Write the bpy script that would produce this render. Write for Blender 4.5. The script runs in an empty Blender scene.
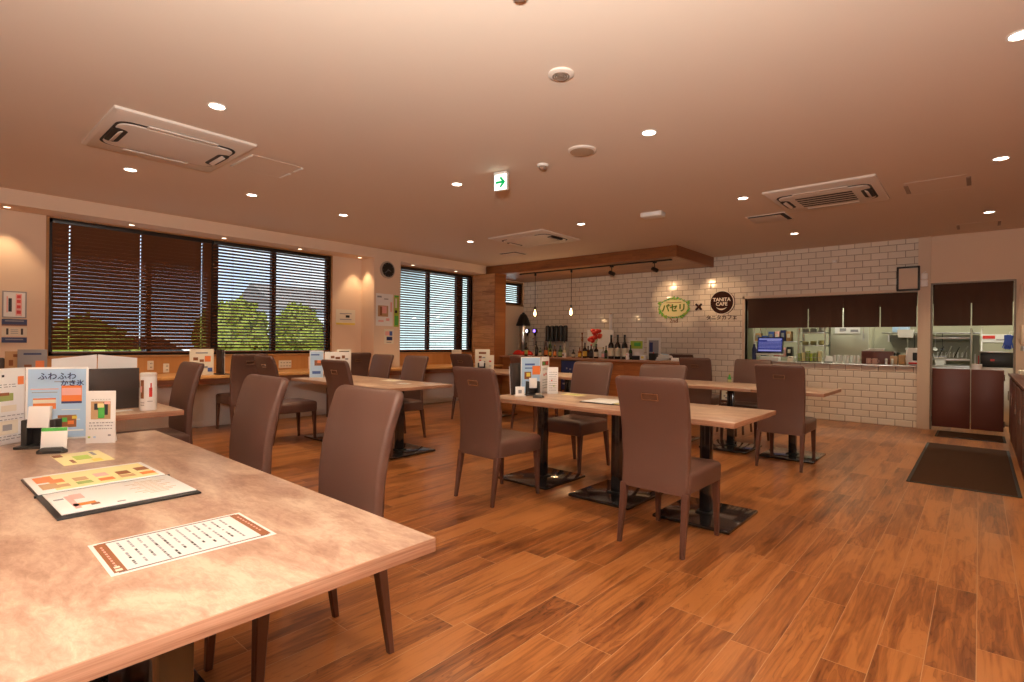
import bpy, bmesh, math, random
from mathutils import Matrix, Vector, Euler

random.seed(7)
PI = math.pi
SC = bpy.context.scene
COL = SC.collection

# ------------------------------------------------------------------ camera
cam_d = bpy.data.cameras.new('camera')
cam = bpy.data.objects.new('camera', cam_d)
COL.objects.link(cam)
yaw, pitch, roll = math.radians(41.29), math.radians(.0152), math.radians(.639)
fw = Vector((-math.sin(yaw)*math.cos(pitch), math.cos(yaw)*math.cos(pitch), math.sin(pitch)))
rt = Vector((math.cos(yaw), math.sin(yaw), 0))
up = rt.cross(fw)
r2 = rt*math.cos(roll) + up*math.sin(roll)
u2 = up*math.cos(roll) - rt*math.sin(roll)
mw = Matrix(((r2.x, u2.x, -fw.x, 0), (r2.y, u2.y, -fw.y, 0), (r2.z, u2.z, -fw.z, 0), (0, 0, 0, 1)))
cam.matrix_world = Matrix.Translation((0, 0, 1.2)) @ mw
cam_d.sensor_width = 36
cam_d.lens = 532.58/1024*36
cam_d.clip_start = .02
SC.camera = cam

# ------------------------------------------------------------------ world, sun, exposure
SC.view_settings.view_transform = 'Standard'
SC.view_settings.look = 'None'
SC.view_settings.gamma = 1
SC.view_settings.exposure = 0.52
SC.view_settings.use_curve_mapping = False
SC.cycles.use_denoising = True
SC.cycles.max_bounces = 8
SC.cycles.diffuse_bounces = 5
SC.cycles.sample_clamp_indirect = 4
SC.cycles.caustics_reflective = False
SC.cycles.caustics_refractive = False
world = bpy.data.worlds.new('world')
SC.world = world
world.use_nodes = True
wn, wl = world.node_tree.nodes, world.node_tree.links
bg = wn['Background']
tc = wn.new('ShaderNodeTexCoord'); nz = wn.new('ShaderNodeTexNoise'); nz.inputs['Scale'].default_value = 3
nz.inputs['Detail'].default_value = 5
cr = wn.new('ShaderNodeValToRGB')
cr.color_ramp.elements[0].position = .42; cr.color_ramp.elements[0].color = (.62, .78, .98, 1)
cr.color_ramp.elements[1].position = .6; cr.color_ramp.elements[1].color = (.95, .97, 1, 1)
wl.new(tc.outputs['Generated'], nz.inputs['Vector']); wl.new(nz.outputs['Fac'], cr.inputs['Fac'])
wl.new(cr.outputs['Color'], bg.inputs['Color'])
bg.inputs['Strength'].default_value = 1.25

sd = bpy.data.lights.new('sun', 'SUN'); sd.energy = 3.2; sd.angle = .01; sd.color = (1, .96, .9)
sun = bpy.data.objects.new('sun', sd); COL.objects.link(sun)
sun.rotation_euler = Vector((-.75, .35, -.75)).to_track_quat('-Z', 'Y').to_euler()

# the photographer's flash, bounced off the ceiling over the camera
fd = bpy.data.lights.new('bounce_flash', 'AREA'); fd.energy = 225; fd.size = .35; fd.color = (1, .97, .89)
fl = bpy.data.objects.new('bounce_flash', fd); COL.objects.link(fl)
fl.location = (-.05, -.22, 1.62); fl.rotation_euler = Vector((-.16, .18, 1)).to_track_quat('-Z', 'Y').to_euler()

# the direct part of the same flash
fd2 = bpy.data.lights.new('camera_flash', 'AREA'); fd2.energy = 14; fd2.size = .12; fd2.color = (1, .97, .94)
fl2 = bpy.data.objects.new('camera_flash', fd2); COL.objects.link(fl2)
fl2.location = (.05, -.15, 1.58); fl2.rotation_euler = Vector((-.93, .38, -.22)).to_track_quat('-Z', 'Y').to_euler()

WARM = (1, .77, .49)
DOWN_W = 27

# ------------------------------------------------------------------ helpers
class MB:
    def __init__(s):
        s.v = []; s.f = []; s.fm = []; s.mats = []
    def mi(s, m):
        if m not in s.mats: s.mats.append(m)
        return s.mats.index(m)
    def add(s, vs, fs, m, M=None):
        b = len(s.v); k = s.mi(m)
        for p in vs:
            p = Vector(p)
            s.v.append(tuple(M @ p if M else p))
        for f in fs:
            s.f.append(tuple(b+i for i in f)); s.fm.append(k)
        return s
    def box(s, c, d, m, bev=0, M=None, seg=2):
        hx, hy, hz = d[0]/2, d[1]/2, d[2]/2
        if bev <= 0:
            vs = [(c[0]+x*hx, c[1]+y*hy, c[2]+z*hz) for x in (-1, 1) for y in (-1, 1) for z in (-1, 1)]
            fs = [(0, 1, 3, 2), (4, 6, 7, 5), (0, 4, 5, 1), (2, 3, 7, 6), (0, 2, 6, 4), (1, 5, 7, 3)]
            return s.add(vs, fs, m, M)
        bm = bmesh.new(); bmesh.ops.create_cube(bm, size=1)
        for v in bm.verts: v.co = Vector((c[0]+v.co.x*d[0], c[1]+v.co.y*d[1], c[2]+v.co.z*d[2]))
        bmesh.ops.bevel(bm, geom=bm.edges[:], offset=min(bev, min(d)*.49), segments=seg, affect='EDGES', profile=.5)
        bm.verts.ensure_lookup_table()
        vs = [tuple(v.co) for v in bm.verts]; fs = [tuple(v.index for v in f.verts) for f in bm.faces]
        bm.free()
        return s.add(vs, fs, m, M)
    def b2(s, a, b, m, bev=0, M=None):   # box between two corners
        c = [(a[i]+b[i])/2 for i in range(3)]; d = [abs(a[i]-b[i]) for i in range(3)]
        return s.box(c, d, m, bev, M)
    def lathe(s, prof, m, c=(0, 0, 0), n=20, M=None):   # prof: (r, z)
        vs = []; fs = []
        for r, z in prof:
            for k in range(n):
                a = 2*PI*k/n
                vs.append((c[0]+r*math.cos(a), c[1]+r*math.sin(a), c[2]+z))
        for i in range(len(prof)-1):
            for k in range(n):
                k2 = (k+1) % n
                fs.append((i*n+k, i*n+k2, (i+1)*n+k2, (i+1)*n+k))
        fs.append(tuple(range(n-1, -1, -1))); fs.append(tuple((len(prof)-1)*n+k for k in range(n)))
        return s.add(vs, fs, m, M)
    def cyl(s, p, q, r, m, n=12, r2=None, M=None):
        p, q = Vector(p), Vector(q); d = q-p
        R = d.to_track_quat('Z', 'Y').to_matrix().to_4x4()
        T = Matrix.Translation(p) @ R
        if M: T = M @ T
        return s.lathe([(r, 0), (r if r2 is None else r2, d.length)], m, n=n, M=T)
    def tube(s, pts, r, m, n=8, M=None):
        for i in range(len(pts)-1): s.cyl(pts[i], pts[i+1], r, m, n, M=M)
        return s
    def loft(s, secs, m, M=None):  # list of equally long closed rings
        n = len(secs[0]); vs = [p for r in secs for p in r]; fs = []
        for i in range(len(secs)-1):
            for k in range(n):
                k2 = (k+1) % n
                fs.append((i*n+k, i*n+k2, (i+1)*n+k2, (i+1)*n+k))
        fs.append(tuple(range(n-1, -1, -1))); fs.append(tuple((len(secs)-1)*n+k for k in range(n)))
        return s.add(vs, fs, m, M)
    def prism(s, poly, z0, z1, m, M=None):
        return s.loft([[(x, y, z0) for x, y in poly], [(x, y, z1) for x, y in poly]], m, M)
    def text(s, body, size, m, M, ext=.0006, bold=0):
        c = bpy.data.curves.new('t', 'FONT'); c.body = body; c.size = size; c.align_x = 'CENTER'; c.align_y = 'CENTER'
        c.extrude = ext; c.offset = bold; c.resolution_u = 3
        o = bpy.data.objects.new('t', c); COL.objects.link(o)
        dg = bpy.context.evaluated_depsgraph_get()
        me = bpy.data.meshes.new_from_object(o.evaluated_get(dg))
        s.add([v.co for v in me.vertices], [tuple(p.vertices) for p in me.polygons], m, M)
        bpy.data.objects.remove(o); bpy.data.curves.remove(c); bpy.data.meshes.remove(me)
        return s
    def build(s, name, parent=None, loc=None, ang=35):
        me = bpy.data.meshes.new(name)
        me.from_pydata(s.v, [], s.f)
        for m in s.mats: me.materials.append(m)
        me.polygons.foreach_set('material_index', s.fm)
        bm = bmesh.new(); bm.from_mesh(me); bmesh.ops.recalc_face_normals(bm, faces=bm.faces[:]); bm.to_mesh(me); bm.free()
        me.polygons.foreach_set('use_smooth', [True]*len(me.polygons))
        me.set_sharp_from_angle(angle=math.radians(ang))
        me.update()
        o = bpy.data.objects.new(name, me); COL.objects.link(o)
        if parent: o.parent = parent
        if loc: o.location = loc
        return o

def rrect(hw, hd, r, cx, cy, z, n=4):
    out = []
    r = min(r, hw, hd)
    for sx, sy, a0 in ((1, 1, 0), (-1, 1, 90), (-1, -1, 180), (1, -1, 270)):
        for k in range(n+1):
            a = math.radians(a0+90*k/n)
            out.append((cx+sx*(hw-r)+r*math.cos(a), cy+sy*(hd-r)+r*math.sin(a), z))
    return out

def tag(o, label=None, cat=None, group=None, kind=None):
    if label: o['label'] = label
    if cat: o['category'] = cat
    if group: o['group'] = group
    if kind: o['kind'] = kind
    return o
def empty(name, loc=(0, 0, 0), rz=0):
    o = bpy.data.objects.new(name, None); COL.objects.link(o)
    o.location = loc; o.rotation_euler = (0, 0, rz); o.empty_display_size = .1
    return o
def thing(name, label, cat, loc=(0, 0, 0), rz=0, group=None):
    return tag(empty(name, loc, rz), label, cat, group)
def one(mb, name, label, cat, group=None, loc=None, rz=0):
    o = mb.build(name, None, loc); o.rotation_euler = (0, 0, rz)
    return tag(o, label, cat, group)
def struct(mb, name, parent=None):
    o = mb.build(name, parent)
    if not parent: o['kind'] = 'structure'
    return o
def copy_tree(o, parent=None):
    c = o.copy(); COL.objects.link(c)
    if parent: c.parent = parent
    for ch in list(o.children): copy_tree(ch, c)
    return c
def dup(o, loc, rz=0, label=None, group=None):
    c = copy_tree(o); c.location = loc; c.rotation_euler = (0, 0, rz)
    if label: c['label'] = label
    if group: c['group'] = group
    return c
def TR(x, y, z, rx=0, ry=0, rz=0):
    return Matrix.Translation((x, y, z)) @ Euler((rx, ry, rz)).to_matrix().to_4x4()

# ------------------------------------------------------------------ materials
def mat(name, col, rough=.5, metal=0, emit=None, es=1, coat=0, spec=.5, bump=None, var=None, alpha=None, trans=0, ior=1.45):
    m = bpy.data.materials.new(name); m.use_nodes = True
    N, L = m.node_tree.nodes, m.node_tree.links
    b = N['Principled BSDF']
    b.inputs['Base Color'].default_value = (*col, 1); b.inputs['Roughness'].default_value = rough
    b.inputs['Metallic'].default_value = metal; b.inputs['Specular IOR Level'].default_value = spec
    b.inputs['Coat Weight'].default_value = coat; b.inputs['Coat Roughness'].default_value = .1
    b.inputs['Transmission Weight'].default_value = trans; b.inputs['IOR'].default_value = ior
    if emit: b.inputs['Emission Color'].default_value = (*emit, 1); b.inputs['Emission Strength'].default_value = es
    g = None
    if bump or var:
        t = N.new('ShaderNodeTexCoord')
    if var:  # (scale, amount)
        n = N.new('ShaderNodeTexNoise'); n.inputs['Scale'].default_value = var[0]; n.inputs['Detail'].default_value = 4
        L.new(t.outputs['Object'], n.inputs['Vector'])
        mx = N.new('ShaderNodeMix'); mx.data_type = 'RGBA'
        mx.inputs['A'].default_value = (*[c*(1-var[1]) for c in col], 1); mx.inputs['B'].default_value = (*[min(1, c*(1+var[1])) for c in col], 1)
        L.new(n.outputs['Fac'], mx.inputs['Factor']); L.new(mx.outputs['Result'], b.inputs['Base Color'])
    if bump:  # (scale, strength)
        n = N.new('ShaderNodeTexNoise'); n.inputs['Scale'].default_value = bump[0]; n.inputs['Detail'].default_value = 3
        L.new(t.outputs['Object'], n.inputs['Vector'])
        bp = N.new('ShaderNodeBump'); bp.inputs['Strength'].default_value = bump[1]; bp.inputs['Distance'].default_value = .002
        L.new(n.outputs['Fac'], bp.inputs['Height']); L.new(bp.outputs['Normal'], b.inputs['Normal'])
    return m

class NG:
    def __init__(s, m): s.N, s.L = m.node_tree.nodes, m.node_tree.links
    def n(s, t, **k):
        o = s.N.new(t)
        for a, v in k.items(): setattr(o, a, v)
        return o
    def math(s, op, a, b=None, c=None):
        o = s.N.new('ShaderNodeMath'); o.operation = op
        for i, v in enumerate((a, b, c)):
            if v is None: continue
            if isinstance(v, (int, float)): o.inputs[i].default_value = v
            else: s.L.new(v, o.inputs[i])
        return o.outputs[0]
    def comb(s, x, y, z):
        o = s.N.new('ShaderNodeCombineXYZ')
        for i, v in enumerate((x, y, z)):
            if isinstance(v, (int, float)): o.inputs[i].default_value = v
            else: s.L.new(v, o.inputs[i])
        return o.outputs[0]
    def ramp(s, f, stops):
        o = s.N.new('ShaderNodeValToRGB'); e = o.color_ramp.elements
        while len(e) < len(stops): e.new(.5)
        for k, (p, c) in enumerate(stops): e[k].position = p; e[k].color = (*c, 1)
        s.L.new(f, o.inputs['Fac']); return o.outputs['Color']
    def noise(s, vec, scale, detail=3, rough=.5, dist=0):
        o = s.N.new('ShaderNodeTexNoise'); o.inputs['Scale'].default_value = scale; o.inputs['Detail'].default_value = detail
        o.inputs['Roughness'].default_value = rough; o.inputs['Distortion'].default_value = dist
        s.L.new(vec, o.inputs['Vector']); return o.outputs['Fac']
    def white(s, vec):
        o = s.N.new('ShaderNodeTexWhiteNoise'); s.L.new(vec, o.inputs['Vector']); return o.outputs['Value']
    def mix(s, f, a, b, mode='MIX'):
        o = s.N.new('ShaderNodeMix'); o.data_type = 'RGBA'; o.blend_type = mode
        for nm, v in (('Factor', f), ('A', a), ('B', b)):
            if isinstance(v, (int, float)): o.inputs[nm].default_value = v
            elif isinstance(v, tuple): o.inputs[nm].default_value = (*v, 1)
            else: s.L.new(v, o.inputs[nm])
        return o.outputs['Result']

def wood_planks(name, w, l, stops, ax=0, lx=1, rough=.25, seam=(.25, .12, .05), seamw=.0013, grain=1.0, coat=.0, shift=0):
    """planks w wide across axis ax and l long along axis lx (world axes)"""
    m = mat(name, (.5, .3, .1), rough, coat=coat); g = NG(m); b = g.N['Principled BSDF']
    pos = g.n('ShaderNodeNewGeometry').outputs['Position']
    sep = g.n('ShaderNodeSeparateXYZ'); g.L.new(pos, sep.inputs[0])
    u = g.math('ADD', sep.outputs[ax], shift); v = sep.outputs[lx]
    ru = g.math('DIVIDE', u, w); row = g.math('FLOOR', ru); fu = g.math('FRACT', ru)
    off = g.white(g.comb(row, 3.1, 0))
    rv = g.math('ADD', g.math('DIVIDE', v, l), off); pid = g.math('FLOOR', rv); fv = g.math('FRACT', rv)
    rnd = g.white(g.comb(row, pid, 1.7))
    rnd2 = g.white(g.comb(pid, row, 5.3))
    # grain
    gu = g.math('ADD', g.math('MULTIPLY', u, 1.0), g.math('MULTIPLY', rnd, 17.3))
    gv = g.math('ADD', g.math('MULTIPLY', v, .13), g.math('MULTIPLY', rnd2, 9.1))
    vec = g.comb(gu, gv, g.math('MULTIPLY', rnd, 5.0))
    vec2 = g.comb(gu, g.math('ADD', g.math('MULTIPLY', v, .035), rnd2), rnd)
    n1 = g.noise(vec, 11*grain, 3, .5, .5)
    n2 = g.noise(vec2, 75*grain, 3, .6, .4)
    bands = g.math('FRACT', g.math('MULTIPLY', n1, 7.0))
    bands = g.math('POWER', g.math('ABSOLUTE', g.math('SUBTRACT', bands, .5)), 1.4)
    f = g.math('ADD', g.math('MULTIPLY', n1, .70), g.math('MULTIPLY', n2, .45))
    ln = g.math('ABSOLUTE', g.math('SUBTRACT', g.math('FRACT', g.math('MULTIPLY', n1, 17.0)), .5))
    ln = g.math('MULTIPLY', g.math('MAXIMUM', g.math('SUBTRACT', ln, .36), 0.0), g.math('MULTIPLY', rnd2, -1.0))
    f = g.math('ADD', f, ln)
    f = g.math('ADD', f, g.math('MULTIPLY', bands, -.24))
    f = g.math('ADD', f, g.math('MULTIPLY', g.math('SUBTRACT', rnd, .5), .20))
    col = g.ramp(f, stops)
    su = g.math('LESS_THAN', g.math('MULTIPLY', g.math('MINIMUM', fu, g.math('SUBTRACT', 1.0, fu)), w), seamw)
    sv = g.math('LESS_THAN', g.math('MULTIPLY', g.math('MINIMUM', fv, g.math('SUBTRACT', 1.0, fv)), l), seamw)
    sm = g.math('MAXIMUM', su, sv)
    col = g.mix(sm, col, seam)
    g.L.new(col, b.inputs['Base Color'])
    bp = g.n('ShaderNodeBump'); bp.inputs['Strength'].default_value = .25; bp.inputs['Distance'].default_value = .002
    g.L.new(g.math('SUBTRACT', 1.0, sm), bp.inputs['Height']); g.L.new(bp.outputs['Normal'], b.inputs['Normal'])
    return m

M_FLOOR = wood_planks('floor_tile_wood', .15, .9,
    [(.25, (.090, .028, .009)), (.39, (.185, .060, .018)), (.50, (.27, .092, .026)), (.64, (.39, .148, .044))],
    0, 1, .28, seam=(.42, .22, .11), seamw=.0015, coat=.06)
M_PIER = wood_planks('pier_wood', .09, .8,
    [(.3, (.30, .12, .04)), (.45, (.46, .20, .07)), (.65, (.62, .31, .12))], 2, 0, .5, seam=(.16, .07, .03), seamw=.001)
M_PIER2 = wood_planks('bar_front_wood', .09, 1.2,
    [(.2, (.24, .075, .02)), (.45, (.36, .12, .032)), (.75, (.46, .17, .05))], 2, 0, .4, seam=(.12, .04, .015), seamw=.001)
M_FASCIA = wood_planks('fascia_wood', .2, 3,
    [(.2, (.16, .055, .018)), (.45, (.26, .095, .028)), (.75, (.36, .14, .045))], 2, 0, .45, seam=(.1, .04, .02), seamw=0)
M_SOFWOOD = wood_planks('canopy_underside_wood', .3, 2.5,
    [(.2, (.30, .13, .045)), (.45, (.40, .18, .06)), (.75, (.5, .25, .09))], 1, 0, .4, seam=(.15, .06, .02), seamw=.001)
M_DESK = wood_planks('desk_wood', .6, 3,
    [(.2, (.42, .18, .055)), (.45, (.55, .26, .085)), (.75, (.66, .35, .13))], 0, 1, .35, seam=(.3, .12, .03), seamw=0)

def laminate():
    m = mat('table_laminate', (.6, .4, .3), .33, coat=.0); g = NG(m); b = g.N['Principled BSDF']
    pos = g.n('ShaderNodeNewGeometry').outputs['Position']
    mp = g.n('ShaderNodeMapping'); mp.inputs['Scale'].default_value = (1.0, 2.6, 1); g.L.new(pos, mp.inputs[0])
    n1 = g.noise(mp.outputs[0], 3.2, 6, .62, .8)
    n2 = g.noise(mp.outputs[0], 24, 6, .75, .6)
    f = g.math('ADD', g.math('MULTIPLY', n1, .72), g.math('MULTIPLY', n2, .36))
    c = g.ramp(f, [(.38, (.25, .135, .095)), (.48, (.37, .225, .160)), (.57, (.47, .315, .230)), (.68, (.60, .45, .34))])
    n3 = g.noise(pos, 60, 2, .5); dk = g.math('GREATER_THAN', n3, .77)
    c = g.mix(g.math('MULTIPLY', dk, .35), c, (.25, .12, .08))
    g.L.new(c, b.inputs['Base Color'])
    return m
M_LAM = laminate()
def edge_mat():
    m = mat('table_edge_band', (.42, .24, .15), .42); g = NG(m); b = g.N['Principled BSDF']
    pos = g.n('ShaderNodeNewGeometry').outputs['Position']
    mp = g.n('ShaderNodeMapping'); mp.inputs['Scale'].default_value = (1.2, 1.2, 60); g.L.new(pos, mp.inputs[0])
    n1 = g.noise(mp.outputs[0], 3, 4, .6)
    g.L.new(g.ramp(n1, [(.3, (.27, .13, .08)), (.5, (.40, .21, .13)), (.7, (.52, .30, .20))]), b.inputs['Base Color'])
    return m
M_EDGE = edge_mat()

def tiles(name, ax=0):
    m = mat(name, (.8, .75, .7), .12, coat=.0, spec=.55); g = NG(m); b = g.N['Principled BSDF']
    pos = g.n('ShaderNodeNewGeometry').outputs['Position']
    sep = g.n('ShaderNodeSeparateXYZ'); g.L.new(pos, sep.inputs[0])
    br = g.n('ShaderNodeTexBrick'); g.L.new(g.comb(g.math('ADD', sep.outputs[ax], 20.03), sep.outputs[2], 0), br.inputs['Vector'])
    br.inputs['Scale'].default_value = 1; br.inputs['Brick Width'].default_value = .2133; br.inputs['Row Height'].default_value = .1
    br.inputs['Mortar Size'].default_value = .0042; br.inputs['Mortar Smooth'].default_value = .1
    br.inputs['Color1'].default_value = (.83, .76, .67, 1); br.inputs['Color2'].default_value = (.77, .70, .60, 1)
    br.inputs['Mortar'].default_value = (.30, .23, .18, 1)
    g.L.new(br.outputs['Color'], b.inputs['Base Color'])
    b2 = g.n('ShaderNodeTexBrick'); g.L.new(g.comb(g.math('ADD', sep.outputs[ax], 20.03), sep.outputs[2], 0), b2.inputs['Vector'])
    b2.inputs['Scale'].default_value = 1; b2.inputs['Brick Width'].default_value = .2133; b2.inputs['Row Height'].default_value = .1
    b2.inputs['Mortar Size'].default_value = .016; b2.inputs['Mortar Smooth'].default_value = 1
    bp = g.n('ShaderNodeBump'); bp.invert = True; bp.inputs['Strength'].default_value = .55; bp.inputs['Distance'].default_value = .006
    g.L.new(b2.outputs['Fac'], bp.inputs['Height']); g.L.new(bp.outputs['Normal'], b.inputs['Normal'])
    g.L.new(g.math('ADD', g.math('MULTIPLY', br.outputs['Fac'], .6), .12), b.inputs['Roughness'])
    return m
M_TILE = tiles('white_subway_tile', 0)

M_WALL = mat('cream_wallpaper', (.79, .62, .48), .85, bump=(120, .25))
M_CEIL = mat('ceiling_paper', (.71, .60, .50), .9, bump=(150, .2))
M_COLM = mat('cream_column', (.72, .58, .46), .7)
M_WHITEP = mat('white_panel', (.86, .83, .78), .6)
M_LEATH = mat('brown_leatherette', (.118, .061, .047), .36, bump=(260, .35), var=(6, .08), spec=.45)
M_LEATHD = mat('dark_brown_leg', (.095, .040, .028), .38)
M_CHROME = mat('brushed_metal', (.75, .68, .6), .25, metal=1)
M_BLACKG = mat('black_gloss_steel', (.012, .012, .014), .13, metal=.0, spec=.8, coat=.6)
M_BLACK = mat('black_plastic', (.015, .014, .014), .35)
M_DARK = mat('dark_bronze_frame', (.02, .014, .012), .4)
M_SLAT = mat('dark_brown_slat', (.13, .050, .022), .38, var=(3, .2))
M_WTRIM = mat('window_casing_wood', (.42, .22, .09), .5, var=(8, .15))
M_PWHITE = mat('white_plastic', (.80, .77, .73), .4)
M_ACW = mat('air_conditioner_white', (.72, .64, .57), .5)
M_VENTD = mat('vent_dark', (.03, .022, .018), .6)
M_ALU = mat('aluminium_strip', (.30, .22, .17), .5, metal=.3)
M_STEEL = mat('stainless_steel', (.62, .62, .60), .28, metal=1)
M_NOREN = mat('brown_curtain_cloth', (.072, .036, .023), .9, bump=(500, .4))
M_WINE = mat('wine_brown_panel', (.12, .035, .025), .4, var=(4, .1))
M_MAT = mat('dark_brown_carpet_mat', (.048, .022, .012), 1, spec=.1, bump=(300, .8))
M_MATE = mat('mat_rubber_edge', (.012, .010, .009), .6)
M_DFR = mat('door_frame_metal', (.22, .17, .13), .45, metal=.4)
M_SGRN = mat('sign_dark_green', (.10, .20, .02), .7)
M_SGY = mat('painted_glow_yellow', (.80, .74, .38), .5)  # sign plate; its yellow lit look is put into the colour
M_TUM = mat('frosted_tumbler', (.70, .72, .68), .15, spec=.7)
M_PINKM = mat('pinkish_mug', (.62, .36, .30), .35)
M_FRIDGE = mat('fridge_door', (.58, .60, .50), .35)
M_GLOVE = mat('blue_rubber', (.03, .10, .62), .4)
M_MENUB = mat('dark_menu_cover', (.045, .032, .028), .5)
M_PINKC = mat('pale_pink_card', (.80, .58, .48), .5)
M_CLKR = mat('clock_rim_grey', (.42, .36, .30), .35)
M_CVR = mat('speaker_cover_tan', (.40, .29, .20), .7)
M_PAPER = mat('white_paper', (.86, .86, .86), .55)
M_PAPERW = mat('cream_paper', (.80, .74, .62), .6)
M_PGLOSS = mat('white_glossy_card', (.88, .88, .88), .3)
M_LBLUE = mat('pale_blue_print', (.42, .62, .86), .4)
M_BLUE = mat('blue_print', (.06, .12, .40), .4)
M_NAVY = mat('navy_print', (.02, .03, .12), .4)
M_RED = mat('red_print', (.65, .04, .03), .4)
M_ORANGE = mat('orange_print', (.80, .22, .06), .4)
M_PINK = mat('pink_print', (.85, .45, .42), .4)
M_YEL = mat('yellow_print', (.80, .62, .10), .4)
M_LYEL = mat('pale_yellow_print', (.80, .72, .36), .4)
M_GRN = mat('green_print', (.08, .42, .08), .4)
M_LGRN = mat('yellow_green_print', (.38, .52, .06), .4)
M_BRN = mat('brown_print', (.25, .09, .035), .5)
M_TAN = mat('tan_print', (.52, .32, .17), .5)
M_INK = mat('ink', (.02, .02, .025), .6)
M_GREYI = mat('grey_ink', (.30, .30, .33), .6)
M_SIGNB = mat('sign_dark_brown', (.040, .012, .008), .75, spec=.2)
M_SIGNW = mat('sign_cream', (.86, .80, .70), .4)
M_CORK = mat('cork_board', (.40, .20, .08), .8, var=(40, .3))
M_GLASSC = mat('clear_glass', (.95, .97, .97), .03, trans=1, ior=1.3)
M_BOTG = mat('green_bottle_glass', (.02, .06, .02), .08, spec=.7)
M_BOTB = mat('brown_bottle_glass', (.06, .02, .008), .08, spec=.7)
M_BOTA = mat('amber_bottle_glass', (.32, .10, .015), .08, spec=.7)
M_BOTK = mat('black_bottle_glass', (.010, .008, .008), .08, spec=.7)
M_BOTC = mat('pale_bottle_glass', (.42, .40, .34), .08, spec=.7)
M_LABW = mat('cream_bottle_label', (.68, .62, .46), .6)
M_LABY = mat('yellow_bottle_label', (.70, .46, .06), .6)
M_LABG = mat('green_bottle_label', (.30, .38, .12), .6)
M_LABO = mat('orange_bottle_label', (.70, .22, .05), .6)
M_LABK = mat('dark_bottle_label', (.05, .04, .04), .6)
M_LAMPON = mat('downlight_glow', (1, .9, .8), .5, emit=(1, .86, .70), es=9)
M_LAMPDIM = mat('small_downlight_glow', (1, .8, .6), .5, emit=(1, .74, .5), es=3)
M_BULB = mat('filament_bulb_glow', (1, .8, .5), .3, emit=(1, .66, .30), es=5)
M_EXITW = mat('exit_sign_glow', (.9, 1, .95), .4, emit=(.9, 1, .93), es=1.6)
M_EXITG = mat('exit_sign_green', (0, .25, .08), .4, emit=(0, .32, .08), es=.7)
M_SCREEN = mat('screen_blue', (.03, .04, .16), .2, emit=(.04, .05, .22), es=.55)
M_SCRTXT = mat('screen_text', (.4, .45, .8), .3, emit=(.35, .40, .8), es=.35)
M_PURPLE = mat('purple_tap_light', (.2, .1, .6), .3, emit=(.32, .18, 1), es=2.0)
M_WHITEL = mat('white_tap_light', (.8, .8, 1), .3, emit=(.75, .75, 1), es=2.2)
M_FLUO = mat('kitchen_tube_glow', (1, 1, .9), .4, emit=(1, 1, .88), es=6)
M_KWALL = mat('kitchen_wall_panel', (.46, .45, .33), .4)
M_KFLOOR = mat('kitchen_floor', (.30, .28, .25), .5)
M_CARD = mat('cardboard', (.45, .26, .12), .7)


# ------------------------------------------------------------------ the room shell
CH, XW, YB = 2.77, -8.19, 9.73
XR, YN = 3.2, -2.6
b = MB().b2((XW-.2, YN-.2, -.12), (XR+.2, 13.2, 0), M_FLOOR); struct(b, 'floor')
b = MB().b2((XW-.2, YN-.2, CH), (XR+.2, 13.2, CH+.15), M_CEIL); struct(b, 'ceiling')
# window wall (left), with window 1 and window 2 and the bar window
W1 = (1.10, 4.70, .965, 2.60); W2 = (5.90, 8.02, .965, 2.60); W3 = (8.98, 9.66, 2.05, 2.56)
b = MB()
ys = [YN-.2, W1[0], W1[1], W2[0], W2[1], W3[0], W3[1], 13.2]
for i in range(0, 8, 2): b.b2((XW-.15, ys[i], 0), (XW, ys[i+1], CH), M_WALL)
for w in (W1, W2, W3):
    b.b2((XW-.15, w[0], 0), (XW, w[1], w[2]), M_WALL); b.b2((XW-.15, w[0], w[3]), (XW, w[1], CH), M_WALL)
struct(b, 'wall_left')
# tiled wall (back) round the serving hatch, doorway right of it
HX0, HX1, HZ0, HZ1 = -3.10, -.68, .89, 1.985
DX0, DX1, DZ = -.535, .36, 2.10
T = .14
b = MB().b2((XW, YB, 0), (HX0, YB+T, CH), M_TILE).b2((HX0, YB, 0), (HX1, YB+T, HZ0), M_TILE).b2((HX0, YB, HZ1), (HX1, YB+T, CH), M_TILE)
struct(b, 'wall_back')
b = MB().b2((HX1, YB-.045, 0), (DX0, YB+T, CH), M_COLM, .004)
b.b2((DX0, YB, DZ), (DX1, YB+T, CH), M_WALL).b2((DX1, YB, 0), (XR+.2, YB+T, CH), M_WALL)
struct(b, 'wall_back_right')
struct(MB().b2((XR, YN-.2, 0), (XR+.15, 13.2, CH), M_WALL), 'wall_right')
struct(MB().b2((XW-.2, YN-.15, 0), (XR+.2, YN, CH), M_WALL), 'wall_front')
# soffit over the windows and the clock column
struct(MB().b2((XW, YN, 2.605), (-7.80, 8.03, CH), M_WALL), 'trim_1')
struct(MB().b2((XW, 5.29, 0), (-7.80, 5.84, 2.605), M_WALL), 'trim_2')
# low white panelling under the window desk
struct(MB().b2((XW, YN, 0), (-7.86, 5.29, .60), M_WHITEP).b2((XW, 5.84, 0), (-7.86, 8.03, .60), M_WHITEP), 'trim_3')
struct(MB().b2((-7.86, YN, 0), (-7.845, 8.03, .07), M_WHITEP, .003), 'baseboard_left')
# wooden pier and canopy over the bar
struct(MB().b2((XW, 8.03, 0), (-7.55, 8.36, CH-.17), M_PIER).b2((-7.55, 8.035, 0), (-7.53, 8.36, CH-.17), M_FASCIA), 'trim_4')
b = MB()
b.b2((XW, 8.13, 2.59), (-3.66, 8.19, CH), M_FASCIA); b.b2((-3.72, 8.19, 2.59), (-3.66, YB, CH), M_FASCIA)
b.b2((XW, 8.19, 2.605), (-3.72, YB, CH), M_SOFWOOD)
struct(b, 'trim_5')
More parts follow.
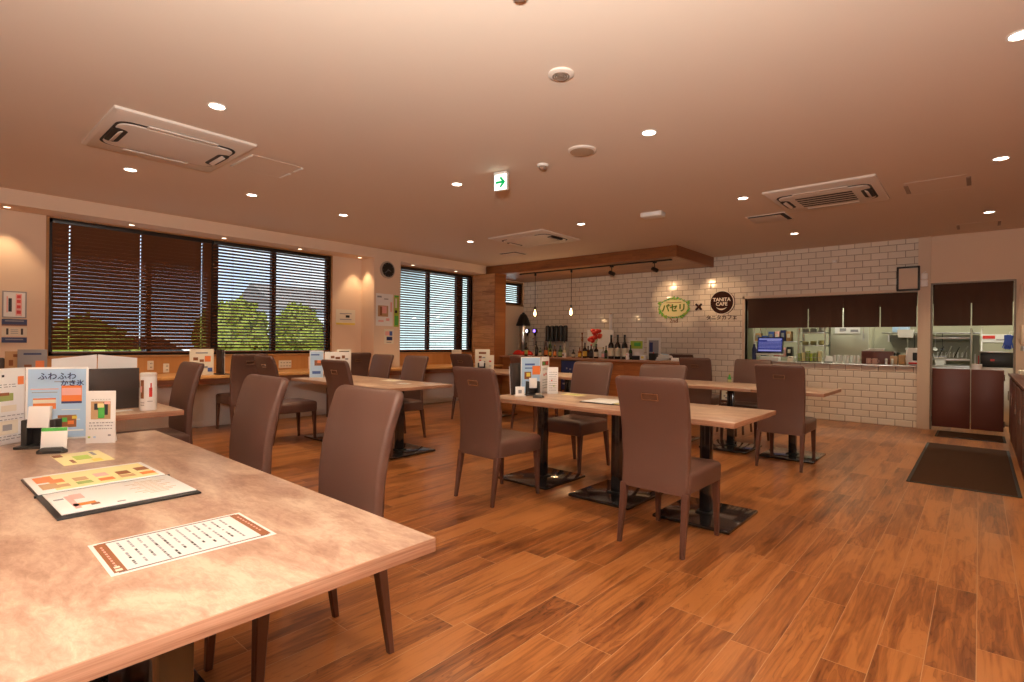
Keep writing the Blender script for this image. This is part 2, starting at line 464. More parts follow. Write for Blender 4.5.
# hatch trim, door frame
b = MB()
b.b2((HX0-.045, YB-.015, HZ0), (HX0, YB+T, HZ1+.045), M_COLM, .003).b2((HX0-.045, YB-.015, HZ1), (HX1, YB+T, HZ1+.045), M_COLM, .003)
struct(b, 'trim_6')
b = MB()
b.b2((DX0, YB-.01, 0), (DX0+.02, YB+T, DZ), M_DFR).b2((DX1-.02, YB-.01, 0), (DX1, YB+T, DZ), M_DFR).b2((DX0, YB-.01, DZ-.02), (DX1, YB+T, DZ), M_DFR)
struct(b, 'trim_7')

# ------------------------------------------------------------------ windows
def window(n, w, mull, y_blindgap=None):
    y0, y1, z0, z1 = w; x = XW-.09
    e = MB()
    e.b2((x-.03, y0, z0), (x+.03, y0+.05, z1), M_DARK).b2((x-.03, y1-.05, z0), (x+.03, y1, z1), M_DARK)
    e.b2((x-.03, y0, z0), (x+.03, y1, z0+.05), M_DARK).b2((x-.03, y0, z1-.05), (x+.03, y1, z1), M_DARK)
    for (ym, wd) in mull: e.b2((x-.035, ym-wd/2, z0), (x+.035, ym+wd/2, z1), M_DARK)
    root = struct(e, 'window_%d' % n)
    g = MB().b2((x-.004, y0+.05, z0+.05), (x+.004, y1-.05, z1-.05), M_PANE).build('pane', root)
    c = MB(); t = .028
    c.b2((XW-.06, y0-t, z0-t), (XW+.012, y0, z1), M_WTRIM, .003).b2((XW-.06, y1, z0-t), (XW+.012, y1+t, z1), M_WTRIM, .003)
    c.b2((XW-.14, y0-t, z0-t), (XW+.05, y1+t, z0), M_WTRIM, .003)
    c.b2((XW-.06, y0-t, z1-.01), (XW+.012, y1+t, z1+.02), M_WTRIM, .003)
    c.build('casing', root)
    return root
def pane_mat():
    m = bpy.data.materials.new('window_glass'); m.use_nodes = True; g = NG(m)
    g.N.remove(g.N['Principled BSDF'])
    tr = g.n('ShaderNodeBsdfTransparent'); tr.inputs[0].default_value = (.96, .98, .98, 1)
    gl = g.n('ShaderNodeBsdfGlossy'); gl.inputs['Roughness'].default_value = .02
    mx = g.n('ShaderNodeMixShader'); mx.inputs[0].default_value = .03
    g.L.new(tr.outputs[0], mx.inputs[1]); g.L.new(gl.outputs[0], mx.inputs[2]); g.L.new(mx.outputs[0], g.N['Material Output'].inputs[0])
    return m
M_PANE = pane_mat()
window(1, W1, [(2.12, .05), (2.90, .13), (3.77, .07)])
window(2, W2, [(6.86, .07), (7.70, .17)])
window(3, W3, [])

def blind(label, y0, y1, z0, z1, tilt, cords, holes=False, w=.05, p=.0455):
    root = thing('venetian_blind', label, 'blind', (XW-.025, (y0+y1)/2, z0), 0, 'dark brown venetian blinds')
    L = y1-y0
    MB().box((0, 0, z1-z0-.025), (.055, L, .05), M_DARK, .004).build('headrail', root)
    MB().box((0, 0, .018), (.052, L, .025), M_SLAT, .006).build('bottom_rail', root)
    s = MB(); n = int((z1-z0-.085)/p)
    segs = [-L/2]
    if holes:
        for c in cords: segs += [c-(y0+y1)/2-.006, c-(y0+y1)/2+.006]
    segs.append(L/2)
    a = math.radians(tilt)
    for i in range(n):
        z = .05+p*(i+.5)
        for k in range(0, len(segs), 2):
            M = TR(0, 0, z, 0, -a+PI*0, 0)
            s.box((0, (segs[k]+segs[k+1])/2, 0), (w, segs[k+1]-segs[k], .0018), M_SLAT, 0, M)
            if k: s.box((.0185, segs[k]-.006, 0), (.013, .012, .0018), M_SLAT, 0, M).box((-.0185, segs[k]-.006, 0), (.013, .012, .0018), M_SLAT, 0, M)
    s.build('slats', root)
    c_ = MB()
    for c in cords:
        yy = c-(y0+y1)/2
        for dx in (-.026, .026): c_.cyl((dx, yy+(.012 if holes else 0), .02), (dx, yy+(.012 if holes else 0), z1-z0-.03), .0012, M_SLAT, 6)
    c_.build('cord', root)
    return root
BL = []
BL.append(blind('nearly closed dark brown venetian blind over the left half of the long window', 1.13, 2.86, .985, 2.585, 55.5, [1.29, 2.01, 2.735], True))
BL.append(blind('open dark brown venetian blind with trees showing behind its slats', 2.88, 4.685, .985, 2.585, 27, [3.15, 3.75, 4.35]))
BL.append(blind('open dark brown venetian blind between clock column and wooden pier', 5.93, 7.99, .985, 2.585, 27, [6.3, 7.0, 7.7]))
BL.append(blind('small dark venetian blind in the corner window above the bar', 9.0, 9.64, 2.07, 2.545, 30, [9.15, 9.5]))

# desk along the windows with its orange splashboard
for (ya, yb_, lab) in ((YN, 8.03, 'long wooden desk top running along the windows'),):
    t = thing('window_desk', lab, 'desk', (-7.78, 0, 0))
    MB().b2((-.41+.0, ya, .685), (.50, 5.29, .72), M_DESK, .003).b2((-.02, 5.29, .685), (.50, 5.84, .72), M_DESK, .003).b2((-.41, 5.84, .685), (.50, 8.03, .72), M_DESK, .003).build('desktop', t)
    MB().b2((-.08, ya, .60), (.30, 8.03, .685), M_EDGE).build('apron', t)
    MB().b2((-.41, ya, .72), (-.385, 5.29, .937), M_DESK).b2((-.41, 5.84, .72), (-.385, 8.03, .937), M_DESK).build('splashboard', t)

# ------------------------------------------------------------------ outdoors
M_GROUND = mat('parking_ground', (.42, .42, .42), .9, var=(.8, .15))
M_LEAF = mat('olive_leaves', (.25, .28, .03), .6, var=(2.2, .5))  # olive yellow-green leaf colour
M_LEAF2 = mat('dark_leaves', (.05, .12, .02), .6, var=(2.2, .5))
M_BARK = mat('bark', (.10, .07, .05), .9)
M_CARW = mat('white_car_paint', (.85, .86, .88), .2, coat=.5)
M_CARG = mat('car_window_tint', (.02, .025, .03), .08)
M_BLDG = mat('pale_green_facade', (.74, .88, .84), .8)
M_BLDG2 = mat('white_facade', (.80, .82, .85), .8)
M_TYRE = mat('tyre_rubber', (.02, .02, .02), .8)
M_ROOFT = mat('grey_roof', (.30, .27, .25), .7)
g_ = MB().b2((-60, -30, -.35), (XW-.35, 50, -.25), M_GROUND); o = g_.build('ground'); o['kind'] = 'structure'
def blob_tree(label, x, y, h, r, m, group='trees outside the long window', seed=1):
    rnd = random.Random(seed)
    root = thing('tree', label, 'tree', (x, y, -.25), 0, group)
    MB().cyl((0, 0, 0), (0, 0, h-r*.6), .09, M_BARK, 10, .05).build('trunk', root)
    bm = bmesh.new(); bmesh.ops.create_icosphere(bm, subdivisions=4, radius=1)
    vs = []
    from mathutils import noise
    for v in bm.verts:
        d = 1+.22*noise.noise(v.co*2.2+Vector((seed, 0, 0)))+.20*noise.noise(v.co*7+Vector((0, seed, 0)))
        vs.append((v.co.x*r*d, v.co.y*r*d, h-r*.2+v.co.z*r*1.15*d))
    fs = [tuple(q.index for q in f.verts) for f in bm.faces]; bm.free()
    c = MB(); c.add(vs, fs, m)
    for k in range(900):   # leaf tufts over the crown
        p = Vector(vs[rnd.randrange(len(vs))]); s = .07+.07*rnd.random()
        M = Matrix.Translation(p) @ Euler((rnd.random()*6, rnd.random()*6, rnd.random()*6)).to_matrix().to_4x4()
        c.add([(-s, 0, 0), (0, -s*.4, 0), (s, 0, .02), (0, s*.4, 0)], [(0, 1, 2, 3)], m, M)
    c.build('crown', root)
blob_tree('round bright green tree left of the mullion of the long window', -13.2, 5.1, 1.55, .75, M_LEAF, seed=2)
blob_tree('round bright green tree right of the mullion of the long window', -13.4, 6.75, 1.65, .62, M_LEAF, seed=5)
blob_tree('low dark green shrub at the foot of the bright trees', -11.6, 5.5, .6, .5, M_LEAF2, seed=8)
blob_tree('olive green shrub glimpsed through the left blind', -12.5, 2.2, 1.0, .75, M_LEAF, seed=11)
def car(label, x, y, rz):
    t = thing('parked_car', label, 'car', (x, y, -.25), rz)
    side = [(-2.1, .25), (-2.1, .75), (-1.6, .95), (-1.0, 1.05), (-.45, 1.48), (.9, 1.5), (1.6, 1.02), (2.05, .95), (2.12, .3)]
    MB().loft([[(px, -.8, pz) for px, pz in side], [(px, .8, pz) for px, pz in side]], M_CARW).build('body', t)
    win = [(-.85, 1.06), (-.4, 1.40), (.82, 1.42), (1.35, 1.06)]
    MB().loft([[(px, -.81, pz) for px, pz in win], [(px, .81, pz) for px, pz in win]], M_CARG).build('windows', t)
    for wx in (-1.35, 1.35):
        for wy in (-.75, .75): MB().cyl((wx, wy-.09, .31), (wx, wy+.09, .31), .31, M_TYRE, 24).build('wheel', t)
car('white car parked outside behind the left blind', -16.5, 3.6, 1.45)
car('white car parked outside behind the open blind', -16.5, 9.6, 1.5)
b = thing('outside_building', 'pale green building filling the view of the second window', 'building', (-19.5, 19.0, -.25))
MB().b2((-3, -5.5, 0), (3, 5.5, 4.3), M_BLDG).build('facade', b)
MB().b2((-3.2, -5.7, 4.3), (3.2, 5.7, 4.5), M_ROOFT, .02).build('roof', b)
for k in range(1): MB().b2((2.98, 2.2, 1.1), (3.03, 3.4, 2.4), M_CARG).build('window', b)
b = thing('outside_building', 'white house beyond the trees with a dark pitched roof', 'building', (-33, 18.5, -.25))
MB().b2((-3, -4.5, 0), (3, 4.5, 3.2), M_BLDG2).build('facade', b)
MB().loft([[(-3.4, -4.8, 3.2), (3.4, -4.8, 3.2), (0, -4.8, 4.8)], [(-3.4, 4.8, 3.2), (3.4, 4.8, 3.2), (0, 4.8, 4.8)]], M_ROOFT).build('roof', b)
for k in range(2): MB().b2((2.98, -3+k*3.4, 1), (3.03, -1.4+k*3.4, 2.2), M_CARG).build('window', b)

# ------------------------------------------------------------------ chairs
def vprof(z):
    P_ = [(.33, .046), (.5, .060), (.65, .056), (.75, .043), (.85, .020), (.92, -.002), (1.0, -.030)]
    for i in range(len(P_)-1):
        if z <= P_[i+1][0]:
            t = (z-P_[i][0])/(P_[i+1][0]-P_[i][0]); return P_[i][1]+t*(P_[i+1][1]-P_[i][1])
    return P_[-1][1]
def make_chair():
    t = empty('dining_chair')
    secs = []
    zs = [.335, .34, .36, .42, .5, .58, .65, .71, .77, .82, .87, .91, .94, .962, .978, .99, .998, 1.002]
    for z in zs:
        hw = .206+.018*(z-.335)/.66; hd = .0235; r = .016
        if z > .965:
            d = (z-.965)/.037; k = math.sqrt(max(0, 1-d*d)); hw = hw-.032*(1-k); hd = hd*(.35+.65*k)
        if z < .345: hd *= .8
        secs.append(rrect(hw, hd, r, 0, vprof(z), z, 3))
    MB().loft(secs, M_LEATH).build('backrest', t, ang=50)
    s = MB(); secs = []
    for z, e, in ((.345, -.012), (.352, -.002), (.37, 0), (.43, .001), (.448, .0), (.462, -.010), (.469, -.028), (.474, -.07), (.477, -.13)):
        secs.append(rrect(.218+e, .235+e, .02, 0, .285, z, 4))
    s.loft(secs, M_LEATH).build('seat', t, ang=40)
    for sx in (-1, 1):
        for (y0, y1) in ((.048, -.004), (.488, .503)):
            l = MB(); rg = []
            for k in range(5):
                f = k/4; h = .0125+.0085*f; z = .352*f
                rg.append(rrect(h, h, .004, sx*(.198-.004*f), y1+(y0-y1)*f, z, 1))
            l.loft(rg, M_LEATHD).build('leg', t)
    # pull handle set into the rear of the back
    zc = .888; v = vprof(zc)-.0235; a = -.34
    M = TR(0, v-.001, zc, -a*0+ -.0, 0, 0) @ Euler((.32, 0, 0)).to_matrix().to_4x4()
    h = MB()
    for (cx, cz, dx, dz) in ((0, .019, .104, .005), (0, -.019, .104, .005), (-.05, 0, .005, .042), (.05, 0, .005, .042)):
        h.box((cx, -.003, cz), (dx+.002, .010, dz+.002), M_CHROME, .002, M)
    ho = h.build('pull_handle', t); ho['label'] = 'metal pull handle framed in the back'
    MB().box((0, .001, 0), (.096, .004, .034), M_HDL, 0, M).build('handle_plate', ho)
    return t
M_HDL = mat('handle_plate_metal', (.16, .09, .065), .35, metal=.6)
CH0 = make_chair()
FACE = {'N': 0, 'S': PI, 'W': PI/2, 'E': -PI/2}
first = [True]
def chair(x, y, d, label, group, rot=0):
    if first[0]:
        o = CH0; first[0] = False; o.location = (x, y, 0); o.rotation_euler = (0, 0, FACE[d]+rot)
    else: o = dup(CH0, (x, y, 0), FACE[d]+rot)
    tag(o, label, 'chair', group); return o
G1 = 'brown leatherette chairs around the tables'
chair(-1.89, 1.235, 'S', 'brown leatherette dining chair nearest the camera, facing the big foreground table', G1)
chair(-2.83, 1.235, 'S', 'brown leatherette dining chair second from the camera along the foreground table', G1)
chair(-4.76, 1.50, 'S', 'brown leatherette chair beside the left table holding the white canister', G1)
chair(-1.43, 2.86, 'N', 'brown chair with its back to us at the right end of the middle table', G1, -.01)
chair(-2.83, 2.81, 'N', 'brown chair with its back to us at the left end of the middle table', G1, -.03)
chair(-2.91, 4.53, 'S', 'brown chair across the middle table, right of its white card stand', G1)
chair(-2.17, 4.55, 'S', 'brown chair mostly hidden behind the nearest chair of the middle table', G1)
chair(-1.445, 5.55, 'N', 'dark brown chair with pale handle in front of the serving hatch table', G1)
chair(-2.16, 7.08, 'S', 'brown chair across the table by the hatch, below the till screen', G1)
chair(-2.95, 7.2, 'N', 'brown chair beside the high chair near the end of the bar', G1)
chair(-3.98, 9.1, 'N', 'brown chair set against the tiled wall beyond the end of the bar', G1)
chair(-6.13, 2.72, 'N', 'dark back-turned chair at the left end of the table by the long window', G1)
chair(-4.62, 2.72, 'N', 'dark back-turned chair before the menu stand of the table by the long window', G1)
chair(-5.34, 4.24, 'S', 'brown chair in front of the second window, across the table by the long window', G1)
chair(-6.08, 4.26, 'S', 'brown chair below the wall posters, its front towards us', G1)
G2 = 'brown chairs pushed up to the window desk'
chair(-7.05, 2.92, 'W', 'dark brown chair at the window desk beneath the open blind', G2)
chair(-7.05, 4.5, 'W', 'dark brown chair at the window desk left of the clock column', G2)
chair(-5.83, 5.5, 'N', 'dark brown chair in the far left row, in front of the wooden pier', G1)
chair(-4.62, 5.5, 'N', 'dark brown chair in the far row, behind the menus of the middle table', G1)

# ------------------------------------------------------------------ tables
def table(label, x0, x1, y0, y1, bases, group='wood topped tables on black steel bases', h=.72):
    cx, cy = (x0+x1)/2, (y0+y1)/2
    t = thing('dining_table', label, 'table', (cx, cy, 0), 0, group)
    top = MB().box((0, 0, h-.0165), (x1-x0-.004, y1-y0, .033), M_EDGE, .0015).build('edge_band', t)
    MB().box((0, 0, h-.001), (x1-x0-.008, y1-y0-.004, .0035), M_LAM, .001).build('tabletop', t)
    for bx in bases:
        p = MB().box((bx-cx, -.03, .03+(h-.033-.03)/2), (.072, .072, h-.033-.03), M_BLACKG, .008)
        p.b2((bx-cx-.18, -.2, h-.045), (bx-cx+.18, .14, h-.033), M_BLACK)
        p.build('pole', t)
        MB().box((bx-cx, -.03, .014), (.52, .58, .022), M_BLACKG, .006).box((bx-cx, -.03, .030), (.11, .11, .012), M_BLACK, .003).build('base_plate', t)
    return t
table('long foreground table with the open menu and paper sheet on it', -3.2, -.988, 0.0, .855, [-2.85, -2.1, -1.35])
table('middle table section with the menu stands on it', -3.2, -1.79, 3.29, 4.15, [-2.87, -2.13])
table('square end section of the middle table, its pale corner nearest the mat', -1.79, -1.10, 3.29, 4.15, [-1.425])
table('table section by the hatch wall reaching furthest right', -1.82, -1.13, 5.90, 6.745, [-1.50])
table('table section by the hatch wall hidden behind two brown chairs', -3.2, -1.82, 5.90, 6.745, [-2.87, -2.15])
table('table by the long window with a blue and white menu stand', -6.3, -4.33, 3.10, 3.95, [-5.9, -4.66])
table('table in the far left row reaching towards the bar', -6.3, -4.1, 5.90, 6.745, [-5.9, -4.45])
table('left table with white canister and dark upright menu folder', -6.15, -3.95, .37, 1.22, [-5.75, -4.35])

# ------------------------------------------------------------------ ceiling fittings
def downlight0():
    t = empty('downlight')
    MB().lathe([(.058, .004), (.060, -.004), (.050, -.006), (.047, .002)], M_PWHITE, n=28).build('trim_ring', t)
    MB().lathe([(.046, .001), (.046, -.0015), (.02, -.003)], M_LAMPON, n=28).build('lens', t)
    return t
DL0 = downlight0(); dl_first = [True]
ld = bpy.data.lights.new('downlight_lamp', 'SPOT'); ld.energy = DOWN_W; ld.color = WARM; ld.spot_size = math.radians(125); ld.spot_blend = .7; ld.shadow_soft_size = .05
def downlight(x, y, label):
    if dl_first[0]: o = DL0; dl_first[0] = False; o.location = (x, y, CH)
    else: o = dup(DL0, (x, y, CH))
    tag(o, label, 'ceiling light', 'round downlights in the ceiling')
    l = bpy.data.objects.new('downlight_lamp', ld); COL.objects.link(l); l.parent = o; l.location = (0, 0, -.02)
DLS = [(-3.895, 1.38, 'downlight between the exit sign and the nearest left air conditioner, largest at upper left'),
 (-6.0, 1.38, 'downlight left of the near air conditioner, close to the window soffit'),
 (-6.0, 2.49, 'downlight past the access panel beside the left air conditioner'),
 (-6.05, 3.635, 'downlight above the middle of the open blind'),
 (-3.953, 3.638, 'downlight just left of the green exit sign'),
 (-6.07, 5.885, 'downlight left of the far air conditioner near the clock'),
 (-4.0, 5.92, 'downlight right of the far air conditioner near the wooden canopy'),
 (-1.869, 3.653, 'large bright downlight right of centre, near the round speaker'),
 (-1.929, 5.942, 'downlight just left of the right-hand air conditioner'),
 (-1.985, 8.3, 'downlight in front of the tiled wall above the hatch'),
 (.12, 6.016, 'downlight right of the right-hand air conditioner'),
 (.07, 8.335, 'downlight above the doorway with the short curtain'),
 (.145, 3.69, 'downlight at the upper right edge of the photo')]
for x, y, l in DLS: downlight(x, y, l)
# the same grid goes on over and behind the camera, out of frame
for (x, y) in ((-1.9, 1.38), (.14, 1.38), (2.1, 1.38), (2.1, 3.69), (2.1, 6.0), (2.1, 8.33), (-6, -.9), (-3.9, -.9), (-1.9, -.9), (.14, -.9), (2.1, -.9)):
    l = bpy.data.objects.new('downlight_lamp', ld); COL.objects.link(l); l.location = (x, y, CH-.02)
ls = bpy.data.lights.new('soffit_lamp', 'SPOT'); ls.energy = 18; ls.color = (1, .66, .36); ls.spot_size = math.radians(75); ls.spot_blend = .6; ls.shadow_soft_size = .02
for k, (y, w) in enumerate(((.72, 'left of the long window'), (1.86, 'above the left blind'), (2.945, 'above the wide mullion'), (4.06, 'above the open blind'), (5.13, 'in the corner beside the clock column'), (6.27, 'above the left part of the second window'), (7.36, 'above the right part of the second window'))):
    t = thing('soffit_downlight', 'small recessed downlight in the window soffit ' + w, 'ceiling light', (-8.0, y, 2.605), 0, 'small downlights in the window soffit')
    MB().lathe([(.036, .003), (.037, -.003), (.030, -.004)], M_PWHITE, n=20).build('trim_ring', t)
    MB().lathe([(.029, 0), (.029, -.005), (.01, -.006)], M_LAMPDIM, n=20).build('lens', t)
    l = bpy.data.objects.new('soffit_lamp', ls); COL.objects.link(l); l.parent = t; l.location = (0, 0, -.02)

def aircon(label, cx, cy, rz, L, W, slats):
    t = thing('ceiling_air_conditioner', label, 'air conditioner', (cx, cy, CH), rz, 'ceiling cassette air conditioners')
    MB().loft([rrect(L/2, W/2, .01, 0, 0, 0), rrect(L/2, W/2, .01, 0, 0, -.018), rrect(L/2-.02, W/2-.02, .01, 0, 0, -.026)], M_ACW).build('panel', t)
    g = MB().loft([rrect(L*.43, W*.32, .10, 0, 0, -.024, 6), rrect(L*.43, W*.32, .10, 0, 0, -.030, 6)], M_VENTD)
    g.build('outlet_gap', t)
    MB().loft([rrect(L*.415, W*.30, .09, 0, 0, -.024, 6), rrect(L*.41, W*.29, .09, 0, 0, -.038, 6), rrect(L*.36, W*.24, .07, 0, 0, -.044, 6)], M_ACW).build('grille_panel', t)
    if slats:
        s = MB()
        for k in range(5): s.box((0, -W*.17+k*W*.085, -.045), (L*.52, W*.045, .003), M_VENTD)
        s.build('intake_slots', t)
    for sy in (-1, 1):
        MB().box((0, sy*W*.335, -.036), (L*.5, .05, .008), M_ACW, .003, ).build('louver', t)
    for sx in (-1, 1):
        MB().loft([rrect(.045, W*.17, .044, sx*L*.375, 0, -.030, 6), rrect(.045, W*.17, .044, sx*L*.375, 0, -.0455, 6)], M_VENTD).build('side_outlet', t)
        MB().box((0, 0, 0), (.035, W*.27, .006), M_ACW, .002, TR(sx*L*.375, 0, -.052, 0, sx*.5, 0)).build('side_louver', t)
    return t
aircon('near left ceiling air conditioner above the long window side', -4.93, 1.395, PI/2, .95, 1.04, False)
aircon('right ceiling air conditioner with dark intake slots before the tiled wall', -1.22, 6.37, 0, .98, 1.05, True)
aircon('far ceiling air conditioner near the wooden canopy', -5.12, 6.32, 0, 1.05, .95, False)
def panel(label, x0, x1, y0, y1, m1, marks):
    t = thing('access_panel', label, 'ceiling panel', ((x0+x1)/2, (y0+y1)/2, CH), 0, 'ceiling access panels')
    L, W = x1-x0, y1-y0
    MB().box((0, 0, -.0008), (L, W, .0016), M_CEIL).build('lid', t)
    f = MB()
    for sx in (-1, 1): f.box((sx*L/2, 0, -.001), (.004, W, .003), M_ACW)
    for sy in (-1, 1): f.box((0, sy*W/2, -.001), (L, .004, .003), M_ACW)
    f.build('rim', t)
    for (mx, my, dx, dy) in marks: MB().box((mx, my, -.006), (dx, dy, .006), m1, .001).build('latch', t)
panel('square access panel beside the near left air conditioner', -5.15, -4.68, 1.94, 2.40, M_PWHITE, [(-.0, -.225, .44, .02), (-.12, .225, .2, .02), (.14, .225, .16, .02)])
panel('ceiling access panel with two dark clips right of the right air conditioner', -.56, -.10, 6.38, 6.9, M_ALU, [(-.23, 0, .035, .34), (.24, 0, .035, .34)])
panel('small ceiling access panel with dark clips above the doorway curtain', -.24, .19, 8.95, 9.35, M_ALU, [(-.2, 0, .03, .3), (.2, 0, .03, .3)])
def vent(label, x0, x1, y0, y1):
    t = thing('ceiling_vent', label, 'vent', ((x0+x1)/2, (y0+y1)/2, CH), 0, 'dark slot ceiling vents')
    L, W = x1-x0, y1-y0
    MB().box((0, 0, -.004), (L, W, .008), M_ACW, .002).build('plate', t)
    MB().box((0, -W/2+.04, -.009), (L*.9, .05, .004), M_VENTD).box((L/2-.04, 0, -.009), (.05, W*.85, .004), M_VENTD).build('slot', t)
vent('dark slotted vent left of the right-hand air conditioner', -2.2, -1.75, 6.86, 7.3)
vent('dark slotted vent left of the wooden canopy near the window wall', -6.5, -6.1, 7.0, 7.35)
t = thing('ceiling_speaker', 'round ribbed ceiling air diffuser nearest the camera at top centre', 'ceiling speaker', (-1.855, 2.52, CH))
MB().lathe([(.075, 0), (.075, -.010), (.060, -.016)], M_ACW, n=32).build('rim', t)
g = MB()
for r in (.05, .036, .022): g.lathe([(r, -.014), (r, -.021), (r-.007, -.021), (r-.007, -.014)], M_ALU, n=28)
g.lathe([(.01, -.012), (.01, -.022), (.002, -.023)], M_ALU, n=16).build('grille', t)
t = thing('ceiling_speaker', 'plain round ceiling speaker with tan cover, right of the exit sign', 'ceiling speaker', (-2.458, 3.64, CH))
MB().lathe([(.115, 0), (.115, -.012), (.098, -.018)], M_ACW, n=36).build('rim', t)
MB().lathe([(.097, -.012), (.097, -.019), (.03, -.024)], M_CVR, n=36).build('cover', t)
t = thing('smoke_detector', 'small smoke detector on the ceiling right of the exit sign', 'smoke detector', (-2.927, 3.72, CH))
MB().lathe([(.05, 0), (.05, -.015), (.045, -.02)], M_PWHITE, n=28).build('base', t)
MB().lathe([(.034, -.018), (.034, -.035), (.025, -.045), (.01, -.048)], M_ALU, n=24).build('sensor', t)
t = thing('smoke_detector', 'round detector at the very top edge of the photo', 'smoke detector', (-1.56, 1.80, CH))
MB().lathe([(.05, 0), (.05, -.012), (.045, -.018)], M_PWHITE, n=28).build('base', t)
MB().lathe([(.034, -.016), (.03, -.035), (.01, -.04)], M_ALU, n=24).build('sensor', t)
t = thing('emergency_light', 'small white rectangular box on the ceiling in front of the canopy', 'emergency light', (-2.98, 5.95, CH), .1)
MB().box((0, 0, -.028), (.26, .16, .055), M_PWHITE, .008).build('housing', t)
MB().box((0, -.081, -.028), (.2, .004, .035), M_PGLOSS, .001).build('lens', t)
t = thing('wall_sensor', 'small white sensor high on the tiled wall above the hatch', 'sensor', (-1.74, YB, 2.52))
MB().box((0, -.02, 0), (.07, .04, .05), M_PWHITE, .01).build('housing', t); MB().box((0, -.042, -.005), (.04, .006, .022), M_PGLOSS, .002).build('lens', t)
# exit sign
t = thing('exit_sign', 'small lit green arrow exit sign hanging from the ceiling', 'exit sign', (-3.35, 3.64, CH-.005), math.radians(12))
MB().box((0, 0, -.012), (.13, .07, .022), M_PWHITE, .004).build('mount', t)
MB().box((0, 0, -.095), (.14, .032, .15), M_PWHITE, .004).build('housing', t)
f = MB().box((0, -.0175, -.095), (.128, .003, .138), M_EXITW).build('face', t)
a = MB(); M = TR(0, -.0195, -.095, PI/2, 0, 0)
for (x0, y0, x1, y1) in ((-.045, 0, .03, 0), (.002, .042, .04, 0), (.002, -.042, .04, 0)):
    d = math.hypot(x1-x0, y1-y0); an = math.atan2(y1-y0, x1-x0)
    a.box((0, 0, 0), (d+.012, .024, .002), M_EXITG, 0, M @ TR((x0+x1)/2, (y0+y1)/2, 0, 0, 0, an))
a.box((-.045, -.047, 0), (.022, .008, .002), M_EXITG, 0, M)
a.build('arrow', f)
# E_MARK

# ------------------------------------------------------------------ bar counter, back counter
t = thing('bar_counter', 'wood fronted bar counter carrying the row of bottles', 'bar counter', (-5.5, 8.55, 0))
MB().b2((-2.03, -.28, 0), (1.98, .30, .865), M_PIER2).build('body', t)
MB().b2((-2.03, -.36, .865), (2.03, .36, .90), M_EDGE, .004).build('countertop', t)
MB().b2((-2.03, -.30, 0), (1.96, -.27, .07), M_DARK).build('kickboard', t)
t = thing('back_counter', 'low counter against the tiled wall behind the bar', 'counter', (-6.3, 9.45, 0))
MB().b2((-1.88, -.24, 0), (1.9, .26, .86), M_DARK).build('body', t)
MB().b2((-1.88, -.27, .86), (1.92, .27, .895), M_STEEL, .003).build('countertop', t)

